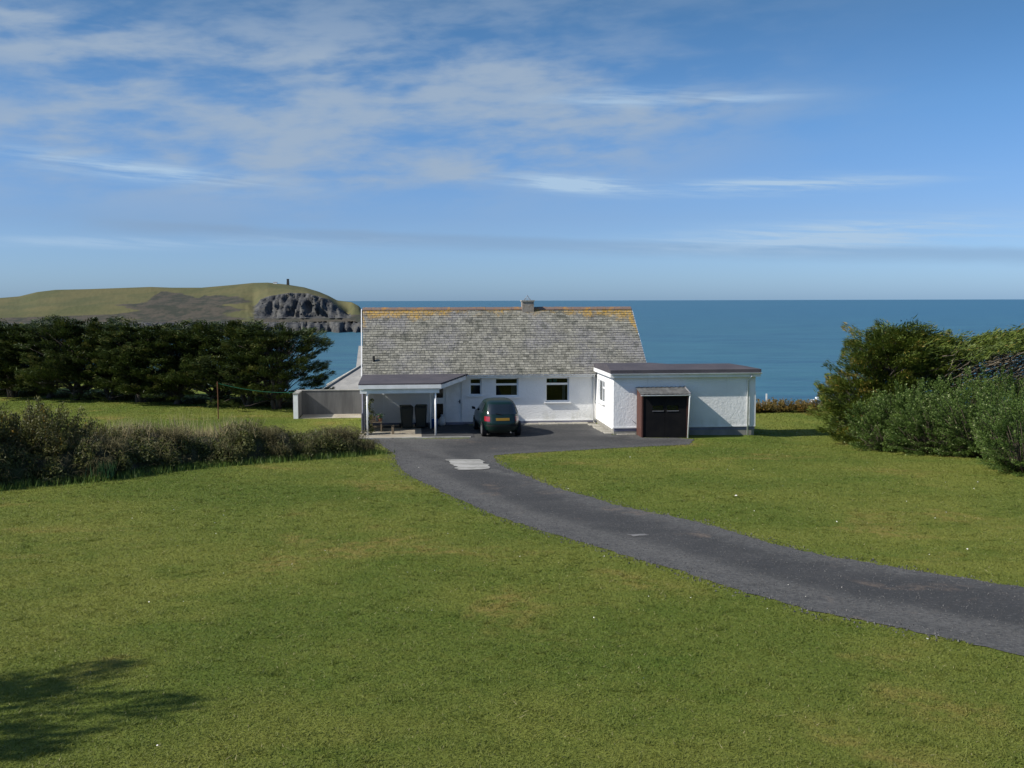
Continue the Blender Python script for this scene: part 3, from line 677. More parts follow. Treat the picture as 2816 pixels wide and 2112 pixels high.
MB().box(GD[0] + .05, GD[1] - .05, .045, .051, 1.3, GD[3] - .06).build('upper_pane', M['glass'], g_); MB().box(GD[0] + .05, GD[1] - .05, .045, .051, .2, 1.02).build('lower_pane', M['glass'], g_)
MB().box(-4.76, -1.72, -.022, -.003, .119, 2.2).build('porch_cladding', M['cladding'], house)
MB().box(-4.05, -4.0, -.04, -.023, .12, 2.2).build('cover_strip', M['upvc'], house); MB().box(-4.56, -4.51, -.04, -.023, .12, 2.2).build('cover_strip', M['upvc'], house)
MB().box(-4.90, -4.84, -2.7, -.05, -.1, 1.90).build('porch_sun_screen', M['cladding'], house)  # added to close the left side against sun and bounced light

# porch: felt roof with one corner cut off on the slant, white gutter board, posts
zr = lambda v: 2.36 + (v + 4.3) / 3.95 * .13
top = [(-4.99, -4.3), (-1.38, -4.3), (0.0, -.36), (-4.99, -.36)]
MB().hexa([(u, v, zr(v) - .075) for u, v in top] + [(u, v, zr(v)) for u, v in top]).build('porch_roof', M['felt'], house)
inn = [(-4.93, -4.24), (-1.42, -4.24), (-.06, -.33), (-4.93, -.33)]
MB().hexa([(u, v, zr(v) - .28) for u, v in inn] + [(u, v, zr(v) - .078) for u, v in inn]).build('porch_ceiling', M['white'], house)
MB().box(-4.985, -1.37, -4.335, -4.305, 2.135, 2.30).build('gutter_board', M['white'], house)
MB().box(-4.93, -1.45, -4.22, -4.1, 1.92, 2.10).box(-4.93, -4.81, -4.1, -.05, 1.92, 2.10).build('porch_beam', M['white'], house)
for u, v, r in ((-4.62, -4.16, .036), (-1.62, -4.16, .045), (-1.80, -1.75, .036), (-4.86, -3.2, .045)):
    MB().tube([(u, v, -.1), (u, v, 1.93)], r, 10).build('porch_post', M['white'] if u > -4.8 else M['greypaint'], house, smooth=True)
MB().box(-4.9, -4.86, -3.9, -3.3, .1, 1.0).build('side_panel', M['greypaint'], house)
MB().box(-5.0, -2.25, -4.85, -.03, -.3, .035).build('porch_floor', M['slab'], house); MB().box(-2.245, .05, -4.85, -.03, -.3, .031).build('tarmac_floor', M['shadedtarmac'], house)
MB().box(-4.98, -.1, -4.98, -4.852, -.3, .055).build('kerb', M['concrete'], house, bevel=.01)
MB().box(-2.78, -2.16, -.2, -.02, 1.72, 1.80).box(-2.72, -2.68, -.18, -.005, 1.60, 1.72).box(-2.26, -2.22, -.18, -.005, 1.60, 1.72).build('wall_shelf', M['black'], house)

# flat-roofed wing
WF, WR, WB = -4.5, 12.82, -2.72
SW = (-2.32, -.62, 1.14, 2.2)
mb = MB(); wall_grid(mb, 6.31, WR, .27, 2.72, [], WF, .25, 'u'); wall_grid(mb, WF + .25, 0, .2, 2.72, [SW], 6.31, .25, 'v'); wall_grid(mb, WF + .25, WB, -.4, 2.72, [], WR - .25, .25, 'v'); wall_grid(mb, 6.56, WR - .25, -.6, 2.72, [], WB, .25, 'u')
mb.build('wing_wall', M['render'], house)
MB().box(6.33, WR - .03, WF + .022, WF + .2, -.4, .27).box(6.34, 6.5, WF + .2, 0, -.4, .2).build('wing_plinth', M['bareplinth'], house)
MB().box(6.32, WR - .01, WF + .012, WF + .022, .13, .27).build('plinth_paint', M['greypaint'], house)
MB().box(6.295, WR + .015, WF - .028, WF - .002, .265, .32).build('drip_band', M['white'], house)
MB().box(WR - .07, WR + .018, WF - .02, WF + .08, .32, 1.9).build('corner_bead', M['white'], house)
mb = MB(); Z0, Z1 = 2.885, 3.08                            # low felt roof: front slope, hip at the far end, level behind the ridge
a_, b_, c_, d2_ = (6.12, -4.74, Z0), (13.0, -4.74, Z0), (11.86, -3.6, Z1), (6.18, -3.6, Z1); e_, f_ = (13.0, -2.46, Z0), (9.2, -2.46, Z0); g_, h2_ = (9.0, .3, 2.91), (6.2, .3, 2.91)
mb.face([a_, b_, c_, d2_]); mb.face([b_, e_, c_]); mb.face([c_, e_, f_, (9.0, -3.6, Z1)]); mb.face([d2_, (9.0, -3.6, Z1), g_, h2_])
dn = lambda p: (p[0], p[1], Z0 - .15)
for p_, q_ in ((a_, b_), (b_, e_), (e_, f_), (h2_, d2_), (d2_, a_), (f_, (9.0, -3.6, Z1)), ((9.0, -3.6, Z1), g_)): mb.face([p_, q_, dn(q_), dn(p_)])
mb.face([dn(a_), dn(b_), dn(e_), (9.2, -2.46, Z0 - .15), (9.0, .3, Z0 - .15), (6.2, .3, Z0 - .15)])
mb.build('wing_roof', M['felt'], house)
MB().box(6.16, 12.96, -4.705, -4.67, 2.54, 2.735).box(6.16, 12.96, -4.67, WF - .005, 2.54, 2.56).build('wing_fascia', M['white'], house)
MB().box(6.13, 6.16, -4.705, -.35, 2.56, 2.732).box(6.16, 6.3, -4.665, -.35, 2.545, 2.56).build('wing_verge_board', M['white'], house); MB().box(12.96, 12.985, -4.705, -2.5, 2.54, 2.732).build('wing_verge_board', M['white'], house)
gutter('wing_gutter', 6.15, 13.02, -4.765, 2.725, house)
MB().tube([(12.55, -4.755, 2.69), (12.55, -4.755, 2.58), (12.46, WF - .06, 2.38), (12.46, WF - .06, -.2)], .035, 8).build('downpipe', M['white'], house, smooth=True)
MB().tube([(6.14, -.39, 2.40), (6.14, -.39, 2.3), (6.2, -.09, 2.12), (6.2, -.09, -.02)], .036, 8).build('downpipe', M['white'], house, smooth=True)
a, b, z0, z1 = SW; at = 6.37; mb = MB()
mb.box(at, at + .06, a, a + .06, z0, z1); mb.box(at, at + .06, b - .06, b, z0, z1); mb.box(at, at + .06, a + .06, b - .06, z1 - .06, z1); mb.box(at, at + .06, a + .06, b - .06, z0, z0 + .06)
mb.box(at - .005, at + .055, -1.55, -1.46, z0 + .06, z1 - .06); mb.box(at - .005, at + .055, a + .06, -1.55, 1.82, 1.9)
sw_ = mb.build('side_window', M['upvc'], house)
for a0, a1, c0, c1 in ((a + .06, -1.55, z0 + .06, 1.82), (a + .06, -1.55, 1.9, z1 - .06), (-1.46, b - .06, z0 + .06, z1 - .06)): MB().box(at + .025, at + .031, a0, a1, c0, c1).build('pane', M['glass'], sw_)
MB().box(6.2, 6.37, a - .08, b + .08, 1.085, 1.138).build('sill', M['white'], sw_)
MB().tube([(7.15, WF - .01, .62), (7.15, WF - .06, .62), (7.32, WF - .06, .47)], .012, 5).build('overflow_pipe', M['greypaint'], house)

# strip of old paving along the wall, with rough stone edge
mb = MB()
u = .6; r = random.Random(4)
while u < 6.0:
    L2 = r.uniform(.4, .9); mb.box(u, min(u + L2 - .02, 6.22), -.5 - r.uniform(.05, .25), -.03, -.2, .03 + r.uniform(0, .02)); u += L2
v = -.75
while v > -4.3:
    L2 = r.uniform(.35, .7); mb.box(6.3 - r.uniform(.35, .6) * (1 + .12 * v) - .1, 6.33, v - L2 + .02, v, -.2, .025 + r.uniform(0, .03)); v -= L2
mb.box(6.45, 7.3, WF - .2, WF - .002, -.3, .02)
o = mb.build('paving_strip', M['paving'], None, bevel=.015); o.location = (HO[0], HO[1], 0); o.rotation_euler = (0, 0, HA); tag(o, kind='structure')
MB().box(5.85, 6.12, -.42, -.18, .055, .07).build('drain_grate', M['black'], house)

# ------------------------------------------------------------------ lean-to store on the wing
def hloc(u, v, z=0): x, y = hw(u, v); return (x, y, z)
S = tag(empty('lean_to_store', hloc(7.36, -5.5), HA), 'brown lean-to store with black doors against the white wing', 'shed')
D_, Wd_ = .97, 2.1
MB().prism([(0, -.25), (D_, -.25), (D_, 2.07), (0, 1.88)], 0, .05).build('side_wall', M['brownwood'], S); MB().prism([(0, -.25), (D_, -.25), (D_, 2.07), (0, 1.88)], Wd_ - .05, Wd_).build('side_wall', M['brownwood'], S)
MB().box(0, .07, -.022, 0, -.22, 1.84).build('corner_post', M['brownwood'], S); MB().box(Wd_ - .07, Wd_, -.022, 0, -.22, 1.84).build('corner_post', M['brownwood'], S)
MB().box(.07, Wd_ - .07, .004, .03, 1.74, 1.86).build('door_head', M['blackpaint'], S)
for k_, (x0, x1) in enumerate(((.075, 1.045), (1.055, Wd_ - .075))):
    wx0, wx1 = (.5, .99) if k_ == 0 else (1.15, 1.66); mb = MB()
    hole = [(wx0, wx1, 1.14, 1.36)]; wall_grid(mb, x0, x1, -.12, 1.735, hole, .01, .04, 'u')
    dd = mb.build('door', M['blackpaint'], S)
    MB().box(wx0, wx1, .03, .035, 1.14, 1.36).build('pane', M['glass'], dd)
    MB().box(wx0 - .01, wx1 + .01, -.012, .008, 1.115, 1.138).build('sill', M['lead'], dd)
mb = MB(); nR = 21
for i in range(nR):
    x0 = -.05 + i * (Wd_ + .1) / nR; x1 = x0 + (Wd_ + .1) / nR; h_ = .012 if i % 2 else 0
    mb.hexa([(x0, -.1, 1.865 + h_), (x1, -.1, 1.865 + h_), (x1, D_ + .02, 2.085 + h_), (x0, D_ + .02, 2.085 + h_), (x0, -.1, 1.885 + h_), (x1, -.1, 1.885 + h_), (x1, D_ + .02, 2.105 + h_), (x0, D_ + .02, 2.105 + h_)])
mb.build('roof', M['shedroof'], S)
MB().hexa([(Wd_ + .052, -.1, 1.86), (Wd_ + .085, -.1, 1.86), (Wd_ + .085, D_, 2.08), (Wd_ + .052, D_, 2.08), (Wd_ + .052, -.1, 1.93), (Wd_ + .085, -.1, 1.93), (Wd_ + .085, D_, 2.15), (Wd_ + .052, D_, 2.15)]).build('verge_board', M['lead'], S)
gutter('gutter', -.05, Wd_ + .08, -.13, 1.84, S, .042)
MB().tube([(Wd_ + .03, -.13, 1.81), (Wd_ + .03, -.12, 1.7), (Wd_ - .03, -.06, -.18)], .034, 8).build('downpipe', M['white'], S, smooth=True)

# ------------------------------------------------------------------ things under the porch
def bin_(u, v, rz, label):
    b_ = tag(empty('wheelie_bin', hloc(u, v, .035), HA + rz), label, 'bin', 'bins under the porch')
    MB().hexa([(-.22, -.26, .05), (.22, -.26, .05), (.22, .24, .05), (-.22, .24, .05), (-.28, -.34, .98), (.28, -.34, .98), (.28, .34, .98), (-.28, .34, .98)]).build('bin_body', M['bin'], b_, bevel=.03)
    MB().hexa([(-.3, -.36, .985), (.3, -.36, .985), (.3, .38, .985), (-.3, .38, .985), (-.26, -.32, 1.06), (.26, -.32, 1.06), (.26, .36, 1.07), (-.26, .36, 1.07)]).build('lid', M['bin'], b_, bevel=.02)
    MB().tube([(-.24, .42, 1.0), (.24, .42, 1.0)], .018, 6).build('handle', M['bin'], b_)
    for s in (-1, 1): MB().tube([(s * .24, .26, .1), (s * .30, .26, .1)], .1, 12).build('wheel', M['black'], b_)
bin_(-2.92, -1.5, R_(8), 'dark wheelie bin beside its twin, nearer the bench'); bin_(-2.25, -1.35, R_(-4), 'slightly taller-looking wheelie bin beside its twin, nearer the glazed door')
bn = tag(empty('wooden_bench', hloc(-4.28, -2.6, .035), HA), 'small weathered wooden bench under the porch', 'bench')
MB().box(-.26, .26, -.16, -.01, .42, .46).box(-.26, .26, .01, .16, .42, .46).build('seat', M['wood'], bn)
for sx in (-.24, .18):
    for sy in (-.14, .08): MB().box(sx, sx + .06, sy, sy + .06, 0, .42).build('leg', M['wood'], bn)
MB().box(-.3, .3, -.02, .02, .2, .25).build('stretcher', M['wood'], bn)
fp = tag(empty('flowerpot', hloc(-4.12, -2.6, .495), HA), 'clay pot of pink flowers standing on the porch bench', 'flowerpot')
MB().tube([(0, 0, 0), (0, 0, .13), (0, 0, .15)], [.07, .1, .11], 12).build('pot', M['terracotta'], fp)
r = np.random.default_rng(2); c0 = r.normal(0, .07, (170, 3)) + [0, 0, .24]
link('leaves', quads_mesh('leaves', blades(c0, r.normal(size=(170, 3)), .07, .035, r), 4, r.uniform(0, 1, 170)), M['iris'], fp)
c0 = r.normal(0, .06, (24, 3)) + [0, 0, .27]; link('blossom', quads_mesh('blossom', blades(c0, r.normal(size=(24, 3)), .045, .045, r), 4), M['petal'], fp)
bx = tag(empty('wooden_crate', hloc(-4.45, -2.62, .495), HA + .1), 'pale wooden crate sitting on the porch bench', 'crate')
MB().box(-.13, .13, -.1, .1, 0, .02).build('base', M['wood'], bx)
for z in (.03, .11, .19): MB().box(-.14, .14, -.11, -.095, z, z + .06).box(-.14, .14, .095, .11, z, z + .06).box(-.14, -.125, -.094, .094, z, z + .06).box(.125, .14, -.094, .094, z, z + .06).build('slat_course', M['wood'], bx)
mat_ = tag(MB().box(-.5, .5, -.28, .28, 0, .02).build('doormat', M['black'], None, bevel=.005), 'dark doormat lying on the porch floor beside the bins', 'doormat'); mat_.location = hloc(-3.75, -1.0, .037); mat_.rotation_euler = (0, 0, HA)
bp = tag(empty('short_bollard', hloc(-3.52, -3.6, .035), HA), 'short mossy wooden post standing on the porch floor', 'post')
MB().box(-.055, .055, -.055, .055, 0, .36).build('post', M['wood'], bp, bevel=.01); MB().box(-.075, .075, -.075, .075, .36, .39).build('cap', M['stem'], bp, bevel=.008)
sk = tag(empty('white_sack', hloc(-1.25, -.62, .035), HA), 'white plastic sack slumped by the glazed door', 'sack')
mb = MB(); rr = random.Random(9); ring = 12
for j, (z, rad) in enumerate(((0, .12), (.06, .17), (.18, .175), (.3, .15), (.40, .09), (.45, .035), (.52, .07))):
    for i in range(ring): t_ = 6.283 * i / ring; q = rad * rr.uniform(.88, 1.1); mb.v.append((q * math.cos(t_), q * .8 * math.sin(t_), z))
for j in range(6):
    for i in range(ring): mb.f.append((j * ring + i, j * ring + (i + 1) % ring, (j + 1) * ring + (i + 1) % ring, (j + 1) * ring + i)); mb.m.append(0)
mb.f.append(tuple(range(ring - 1, -1, -1))); mb.m.append(0)
mb.build('bag', M['sack'], sk, smooth=True); MB().tube([(.04 * math.cos(t_), .034 * math.sin(t_), .45) for t_ in np.linspace(0, 6.28, 9)], .008, 5).build('tie', M['blue'], sk)
cr = tag(empty('blue_tub', hloc(-1.62, -1.2, .035), HA), 'blue plastic tub behind the right porch post', 'tub')
mb = MB(); pr = [(0, .14), (.36, .18), (.38, .19), (.38, .165), (.03, .125)]
for z, q in pr:
    for i in range(14): t_ = 6.283 * i / 14; mb.v.append((q * math.cos(t_), q * math.sin(t_), z))
for j in range(4):
    for i in range(14): mb.f.append((j * 14 + i, j * 14 + (i + 1) % 14, (j + 1) * 14 + (i + 1) % 14, (j + 1) * 14 + i)); mb.m.append(0)
mb.f.append(tuple(range(13, -1, -1))); mb.m.append(0); mb.f.append(tuple(56 + i for i in range(14))); mb.m.append(0)
mb.build('tub_body', M['blue'], cr, smooth=True); MB().tube([(-.19, 0, .34), (-.2, 0, .42), (0, 0, .5), (.2, 0, .42), (.19, 0, .34)], .008, 5).build('handle', M['black'], cr)
cl = tag(empty('climbing_plant', hloc(-4.52, -3.7, .0), HA), 'dark climbing plant trained up beside the left porch post', 'plant')
r = np.random.default_rng(8); s = r.uniform(0, 1, 420); c0 = np.stack([.09 * np.sin(s * 14) + r.normal(0, .06, 420), r.normal(0, .08, 420), .1 + s * 1.55], 1)
link('leaves', quads_mesh('leaves', blades(c0, r.normal(size=(420, 3)), .08, .05, r), 4, r.uniform(0, .8, 420)), M['bramble'], cl)
MB().tube([(.09 * math.sin(q * 14), 0, .02 + q * 1.6) for q in np.linspace(0, 1, 14)], .012, 5).build('stem', M['stem'], cl)

# ------------------------------------------------------------------ garden wall, washing-line post
gw = tag(empty('garden_wall', hloc(0, 0), HA), 'grey rendered garden wall with a white-ended return beside the bungalow', 'wall')
MB().box(-8.46, -4.78, 5.2, 5.4, -1.0, 1.27).build('long_wall', M['greywall'], gw)
MB().box(-8.68, -8.46, 3.34, 5.4, -.6, 1.25).build('return_wall', M['greywall'], gw)
MB().box(-8.69, -8.455, 3.30, 3.34, -.5, 1.25).build('painted_end', M['white'], gw)
MB().box(-8.71, -8.43, 3.28, 5.42, 1.253, 1.31).box(-8.43, -4.78, 5.17, 5.42, 1.273, 1.31).build('coping', M['concrete'], gw)
o = MB().box(-8.4, -5.0, 3.35, 5.19, -.3, .02).build('paving', M['slab'], None); o.location = (HO[0], HO[1], 0); o.rotation_euler = (0, 0, HA); tag(o, kind='structure')
lp = tag(empty('washing_line_post', (-15.0, 52.6, 0)), 'thin rusty washing line post standing in the field', 'post')
MB().tube([(0, 0, -.3), (.01, 0, 1.0), (0, 0, 1.9)], .028, 7).build('pole', M['rust'], lp); MB().tube([(-.05, 0, 1.82), (.05, 0, 1.86)], .012, 5).build('hook', M['rust'], lp)
p0, p1 = Vector((-15.0, 52.6, 1.83)), Vector(hloc(-8.57, 3.6, 1.33)); mb = MB()
mb.tube([p0.lerp(p1, q) - Vector((0, 0, .16 * 4 * q * (1 - q))) for q in np.linspace(0, 1, 14)], .009, 5)
tag(mb.build('washing_line', M['green_wire'], None), 'green washing line sagging between rusty post and garden wall', 'line')

# ------------------------------------------------------------------ neighbouring bungalow behind, only its roofs showing
nbh = tag(empty('neighbouring_bungalow', (-8.6, 70, 0), R_(4)), 'low grey hip-roofed building half hidden behind the garden wall', 'house')
M['greyslate'] = worn('worn_grey_slate', (.26, .255, .24), (.34, .33, .30), 1.2, .85, .3, 12, .5, .02, (1, 1, 2.5), c=(.20, .19, .17))
MB().box(-3.4, 9, -3, 6, -5, .0).build('wall', M['render'], nbh)
mb = MB(); E0 = [(-4.6, -3.6, -.25), (9.4, -3.6, -.25), (9.4, 6.6, -.25), (-4.6, 6.6, -.25)]; A0, B0 = (-1.6, 1.5, 1.55), (6, 1.5, 1.55)
mb.face([E0[0], E0[1], B0, A0]); mb.face([E0[1], E0[2], B0]); mb.face([E0[2], E0[3], A0, B0]); mb.face([E0[3], E0[0], A0]); mb.face(E0[::-1]); mb.build('roof', M['greyslate'], nbh)
MB().tube([(-4.6, -3.6, -.2), (-1.6, 1.5, 1.6)], .07, 6).tube([(-4.6, 6.6, -.2), (-1.6, 1.5, 1.6), (6, 1.5, 1.6)], .07, 6).build('hip_tiles', M['concrete'], nbh)
mb = MB(); mb.prism([(2.0, .6), (10, .6), (6, 2.7)], -2.2, 6); mb.build('rear_roof', M['greyslate'], nbh)

# ------------------------------------------------------------------ car
CZ = np.array([.20, .33, .48, .63, .78, .90, .99, 1.12, 1.27, 1.40, 1.50, 1.57, 1.61]); CR = np.array([.12, .03, .0, .0, .05, .10, .13, .20, .29, .39, .52, .78, 1.15])
CF = np.array([3.90, 4.06, 4.12, 4.11, 4.0, 3.78, 3.30, 2.95, 2.66, 2.42, 2.2, 1.92, 1.6]); CW = np.array([.74, .82, .85, .86, .86, .85, .83, .785, .725, .67, .615, .52, .33])
def cs(arr, z):
    n = 241; zz = np.linspace(CZ[0], CZ[-1], n); a_ = np.interp(zz, CZ, arr); kx = np.arange(-9, 10); ke = np.exp(-(kx / 4.) ** 2); ke /= ke.sum()
    return np.interp(z, zz, np.convolve(np.pad(a_, 9, mode='reflect', reflect_type='odd'), ke, 'valid'))
def cpt(th, z, off=0.0):
    r0, r1, w0 = cs(CR, z), cs(CF, z), cs(CW, z); n = 4.2; yc, hl = (r0 + r1) / 2, (r1 - r0) / 2 + off; w0 = w0 + off
    c_, s_ = math.cos(th), math.sin(th); return (w0 * math.copysign(abs(c_) ** (2 / n), c_), yc + hl * math.copysign(abs(s_) ** (2 / n), s_), z)
def th_rear(x, z):                               # angle for a given x on the tail
    w0 = float(cs(CW, z)); q = min(.999, abs(x) / w0) ** (4.2 / 2); return -math.acos(q) if x > 0 else -math.pi + math.acos(q)
def th_side(y, z, s):
    r0, r1 = float(cs(CR, z)), float(cs(CF, z)); q = (y - (r0 + r1) / 2) / ((r1 - r0) / 2); q = max(-.999, min(.999, q)); a_ = math.asin(math.copysign(abs(q) ** (4.2 / 2), q)); return a_ if s > 0 else math.pi - a_
def panel(f, z0, z1, nx=14, nz=8, off=.007):     # f(z, t) -> angle; a thin skin a few mm proud of the body
    mb = MB()
    for j in range(nz + 1):
        z = z0 + (z1 - z0) * j / nz
        for i in range(nx + 1): mb.v.append(cpt(f(z, i / nx), z, off))
    for j in range(nz):
        for i in range(nx): k_ = j * (nx + 1) + i; mb.f.append((k_, k_ + 1, k_ + nx + 2, k_ + nx + 1)); mb.m.append(0)
    return mb
M['lamp_red'] = mat('red_lamp_lens', (.26, .008, .014), .15, .6, coat=.8); M['lamp_white'] = mat('clear_lamp_lens', (.75, .75, .75), .1, .6, coat=.5)
M['carglass'] = mat('tinted_car_glass', (.008, .012, .013), .04, .8, coat=.6); M['alloy'] = mat('wheel_alloy', (.30, .30, .31), .4, .5, .7); M['plate'] = mat('yellow_number_plate', (.20, .115, .012), .5, .3)
def make_car(loc, rz, paint, label, cat='car'):
    c_ = tag(empty('parked_car', loc, rz), label, cat); nth, nz = 72, 44; mb = MB()
    for j in range(nz + 1):
        z = CZ[0] + (CZ[-1] - CZ[0]) * j / nz
        for i in range(nth): mb.v.append(cpt(2 * math.pi * (i + .5) / nth, z))
    for j in range(nz):
        for i in range(nth): q = (i + 1) % nth; mb.f.append((j * nth + i, j * nth + q, (j + 1) * nth + q, (j + 1) * nth + i)); mb.m.append(0)
    mb.f.append(tuple(nz * nth + i for i in range(nth))); mb.m.append(0); mb.f.append(tuple(range(nth - 1, -1, -1))); mb.m.append(0)
    mb.build('body', paint, c_, smooth=True)
    tail = lambda k0: (lambda z, t: th_rear((-1 + 2 * t) * k0 * float(cs(CW, z)), z))
    panel(tail(.80), 1.0, 1.42).build('rear_window', M['carglass'], c_, smooth=True)
    panel(lambda z, t: th_rear((-1 + 2 * t) * .985 * float(cs(CW, z)), z), .30, .56, off=.03).build('bumper', paint, c_, smooth=True)
    panel(lambda z, t: th_rear((-1 + 2 * t) * .8 * float(cs(CW, z)), z), .50, .55, off=.038).build('bumper_strip', M['black'], c_, smooth=True)
    panel(lambda z, t: th_rear((-1 + 2 * t) * .30, z), .735, .85, 6, 2, .012).build('number_plate', M['plate'], c_)
    for s in (-1, 1):
        panel(lambda z, t: th_rear(s * (.64 + .24 * t) * float(cs(CW, z)), z), .70, .91, 8, 5, .012).build('tail_lamp', M['lamp_red'], c_, smooth=True)
        for y0, y1, e0 in ((.62, 1.25, .0), (1.32, 2.15, .0), (2.22, 2.95, .95)):
            panel(lambda z, t: th_side(y0 + (.25 if y0 < 1 else 0) * (z - 1.02) / .4 + t * (y1 - e0 * (z - 1.02) / .5 - y0 - (.25 if y0 < 1 else 0) * (z - 1.02) / .4), z, s), 1.02, 1.42).build('side_window', M['carglass'], c_, smooth=True)
        MB().hexa([(s * .84, 2.72, .98), (s * 1.0, 2.74, 1.0), (s * 1.0, 2.84, 1.0), (s * .84, 2.86, .98), (s * .86, 2.72, 1.09), (s * 1.01, 2.74, 1.13), (s * 1.01, 2.84, 1.13), (s * .86, 2.86, 1.09)]).build('wing_mirror', M['black'], c_, bevel=.02)
        panel(lambda z, t: math.pi / 2 - s * (.25 + .5 * t), .62, .80, 6, 3, .01).build('headlamp', M['lamp_white'], c_, smooth=True)
        for y in (.62, 3.18):
            wl = MB(); wl.tube([(s * .66, y, .30), (s * .855, y, .30), (s * .868, y, .30)], [.30, .30, .27], 24); wl = wl.build('wheel', M['black'], c_)
            MB().tube([(s * .868, y, .30), (s * .874, y, .30)], [.19, .17], 18).build('rim', M['alloy'], wl)
            ar = MB()
            for i in range(13):
                t_ = math.pi * i / 12 * 1.16 - .25
                for rr_ in (.31, .37): ar.v.append((s * (.866 - .02 * (rr_ * math.sin(t_))), y + rr_ * math.cos(t_), .30 + rr_ * math.sin(t_)))
            for i in range(12): ar.f.append((2 * i, 2 * i + 1, 2 * i + 3, 2 * i + 2)); ar.m.append(0)
            ar.build('wheel_arch', M['black'], c_)
    panel(lambda z, t: math.pi / 2 + (.55 - 1.1 * t), 1.04, 1.44).build('windscreen', M['carglass'], c_, smooth=True)
    MB().tube([(-.02, cpt(-math.pi / 2, 1.0)[1] - .03, 1.0), (-.3, cpt(-math.pi / 2, 1.05)[1] - .03, 1.05)], .012, 5).build('rear_wiper', M['black'], c_)
    MB().tube([(.35, .05, .22), (.35, -.03, .21)], .03, 8).build('exhaust', M['metal'], c_)
    return c_
M['greenpaint'] = mat('dark_green_car_paint', (.003, .015, .011), .3, .4, 0, .35); M['whitepaint'] = mat('pale_car_paint', (.55, .57, .58), .3, .5, 0, .6); M['bluepaint'] = mat('pale_blue_car_paint', (.25, .33, .40), .3, .5, 0, .6)
make_car((-.40, 45.0, .012), R_(9.5), M['greenpaint'], 'dark green hatchback parked on the forecourt with its rear showing')

# ------------------------------------------------------------------ plants
def limb(mb, a, b, r0, r1, rng, n=5, sag=0.0, k=6):
    a, b = np.array(a, float), np.array(b, float); d = b - a; L = np.linalg.norm(d); P_ = []
    for i in range(n):
        f = i / (n - 1); q = a + d * f + rng.normal(0, .04 * L, 3) * (0 < i < n - 1); q[2] -= sag * 4 * f * (1 - f); P_.append(tuple(q))
    mb.tube(P_, [r0 + (r1 - r0) * i / (n - 1) for i in range(n)], k); return P_

def cypress_mesh(seed, H, Rx, Ry, nsp=95, per=120, low=.18, wind=(0., 0.), bl=(.22, .42), bw=(.05, .09), flat=.25, skew=0.0, inn=.45):
    """crown of many flat sprays carried on limbs; returns (trunk MB, crown mesh)"""
    rng = np.random.default_rng(seed); tm = MB(); C, D, Ln, Wn, T, UP = [], [], [], [], [], []
    nt_ = 3; tops = []
    for i in range(nt_):
        an = rng.uniform(0, 6.28); b = (math.cos(an) * Rx * .25 * i / 2 + wind[0] * H * .3, math.sin(an) * Ry * .25 * i / 2 + wind[1] * H * .3, H * rng.uniform(.72, .9))
        tops.append(limb(tm, (rng.normal(0, .1), rng.normal(0, .1), -.2), b, .16 * H / 5, .035, rng, 7))
    for k_ in range(nsp):
        h = low + (1 - low) * (rng.uniform() ** .8); an = rng.uniform(0, 6.283); stone_ = rng.normal(0, .2); prof = max(.2, 1 - abs((h - .45) / .60) ** 3) ** .5; rr_ = rng.uniform(inn, 1.0) * prof
        end = np.array([math.cos(an) * Rx * rr_ + wind[0] * H * h + skew * (h - .5), math.sin(an) * Ry * rr_ + wind[1] * H * h, H * min(h, .95) + rng.normal(0, .05 * H)])
        tk = tops[rng.integers(0, nt_)]; zi = min(6, max(1, int((h - .2) * 7))); st = np.array(tk[zi]); st[2] = min(st[2], end[2] - .1) if h > .3 else st[2]
        if k_ % 2 == 0: limb(tm, st, end, .035, .012, rng, 4, k=5)
        d = norm(np.array([math.cos(an) + wind[0] * 2.2, math.sin(an) + wind[1] * 2.2, rng.uniform(.0, .5)])); lat = norm(np.cross(d, [0, 0, 1.0])); upv = np.cross(lat, d)
        sl = rng.uniform(.8, 1.6) * H / 5; sw = sl * .55; s = rng.uniform(-.35, 1, per); l_ = rng.uniform(-1, 1, per) * (1 - np.clip(s, 0, 1) * .75)
        c_ = end + np.outer(s * sl * .6, d) + np.outer(l_ * sw, lat) + np.outer(rng.normal(0, sl * flat * .45, per), upv)
        dd = d + np.outer(l_ * .7, lat) + rng.normal(0, .35, (per, 3)) + [0, 0, .15]
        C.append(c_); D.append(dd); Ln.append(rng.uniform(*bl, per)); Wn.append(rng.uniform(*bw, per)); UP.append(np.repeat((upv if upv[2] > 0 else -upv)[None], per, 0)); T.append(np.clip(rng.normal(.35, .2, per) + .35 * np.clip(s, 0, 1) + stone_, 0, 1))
    C, D, Ln, Wn, T, UP = map(np.concatenate, (C, D, Ln, Wn, T, UP)); return tm, quads_mesh('crown', blades(C, D, Ln, Wn, rng, UP), 4, T)

def plant(name, loc, rz, scale, parts, label, cat, group=None):   # parts: list of (part name, mesh, material)
    o = tag(empty(name, loc, rz), label, cat, group); o.scale = scale if isinstance(scale, (tuple, list)) else (scale,) * 3
    for nm, me, mt in parts:
        q = bpy.data.objects.new(nm, me); COL.objects.link(q); q.parent = o
        if not me.materials: me.materials.append(mt)
    return o
def mb_mesh(mb, name): me = bpy.data.meshes.new(name); me.from_pydata(mb.v, [], mb.f); me.polygons.foreach_set('use_smooth', [True] * len(mb.f)); me.update(); return me
ORD = ['first', 'second', 'third', 'fourth', 'fifth', 'sixth', 'seventh', 'eighth', 'ninth', 'tenth', 'eleventh', 'twelfth', 'thirteenth', 'fourteenth', 'fifteenth', 'sixteenth', 'seventeenth', 'eighteenth', 'nineteenth', 'twentieth']

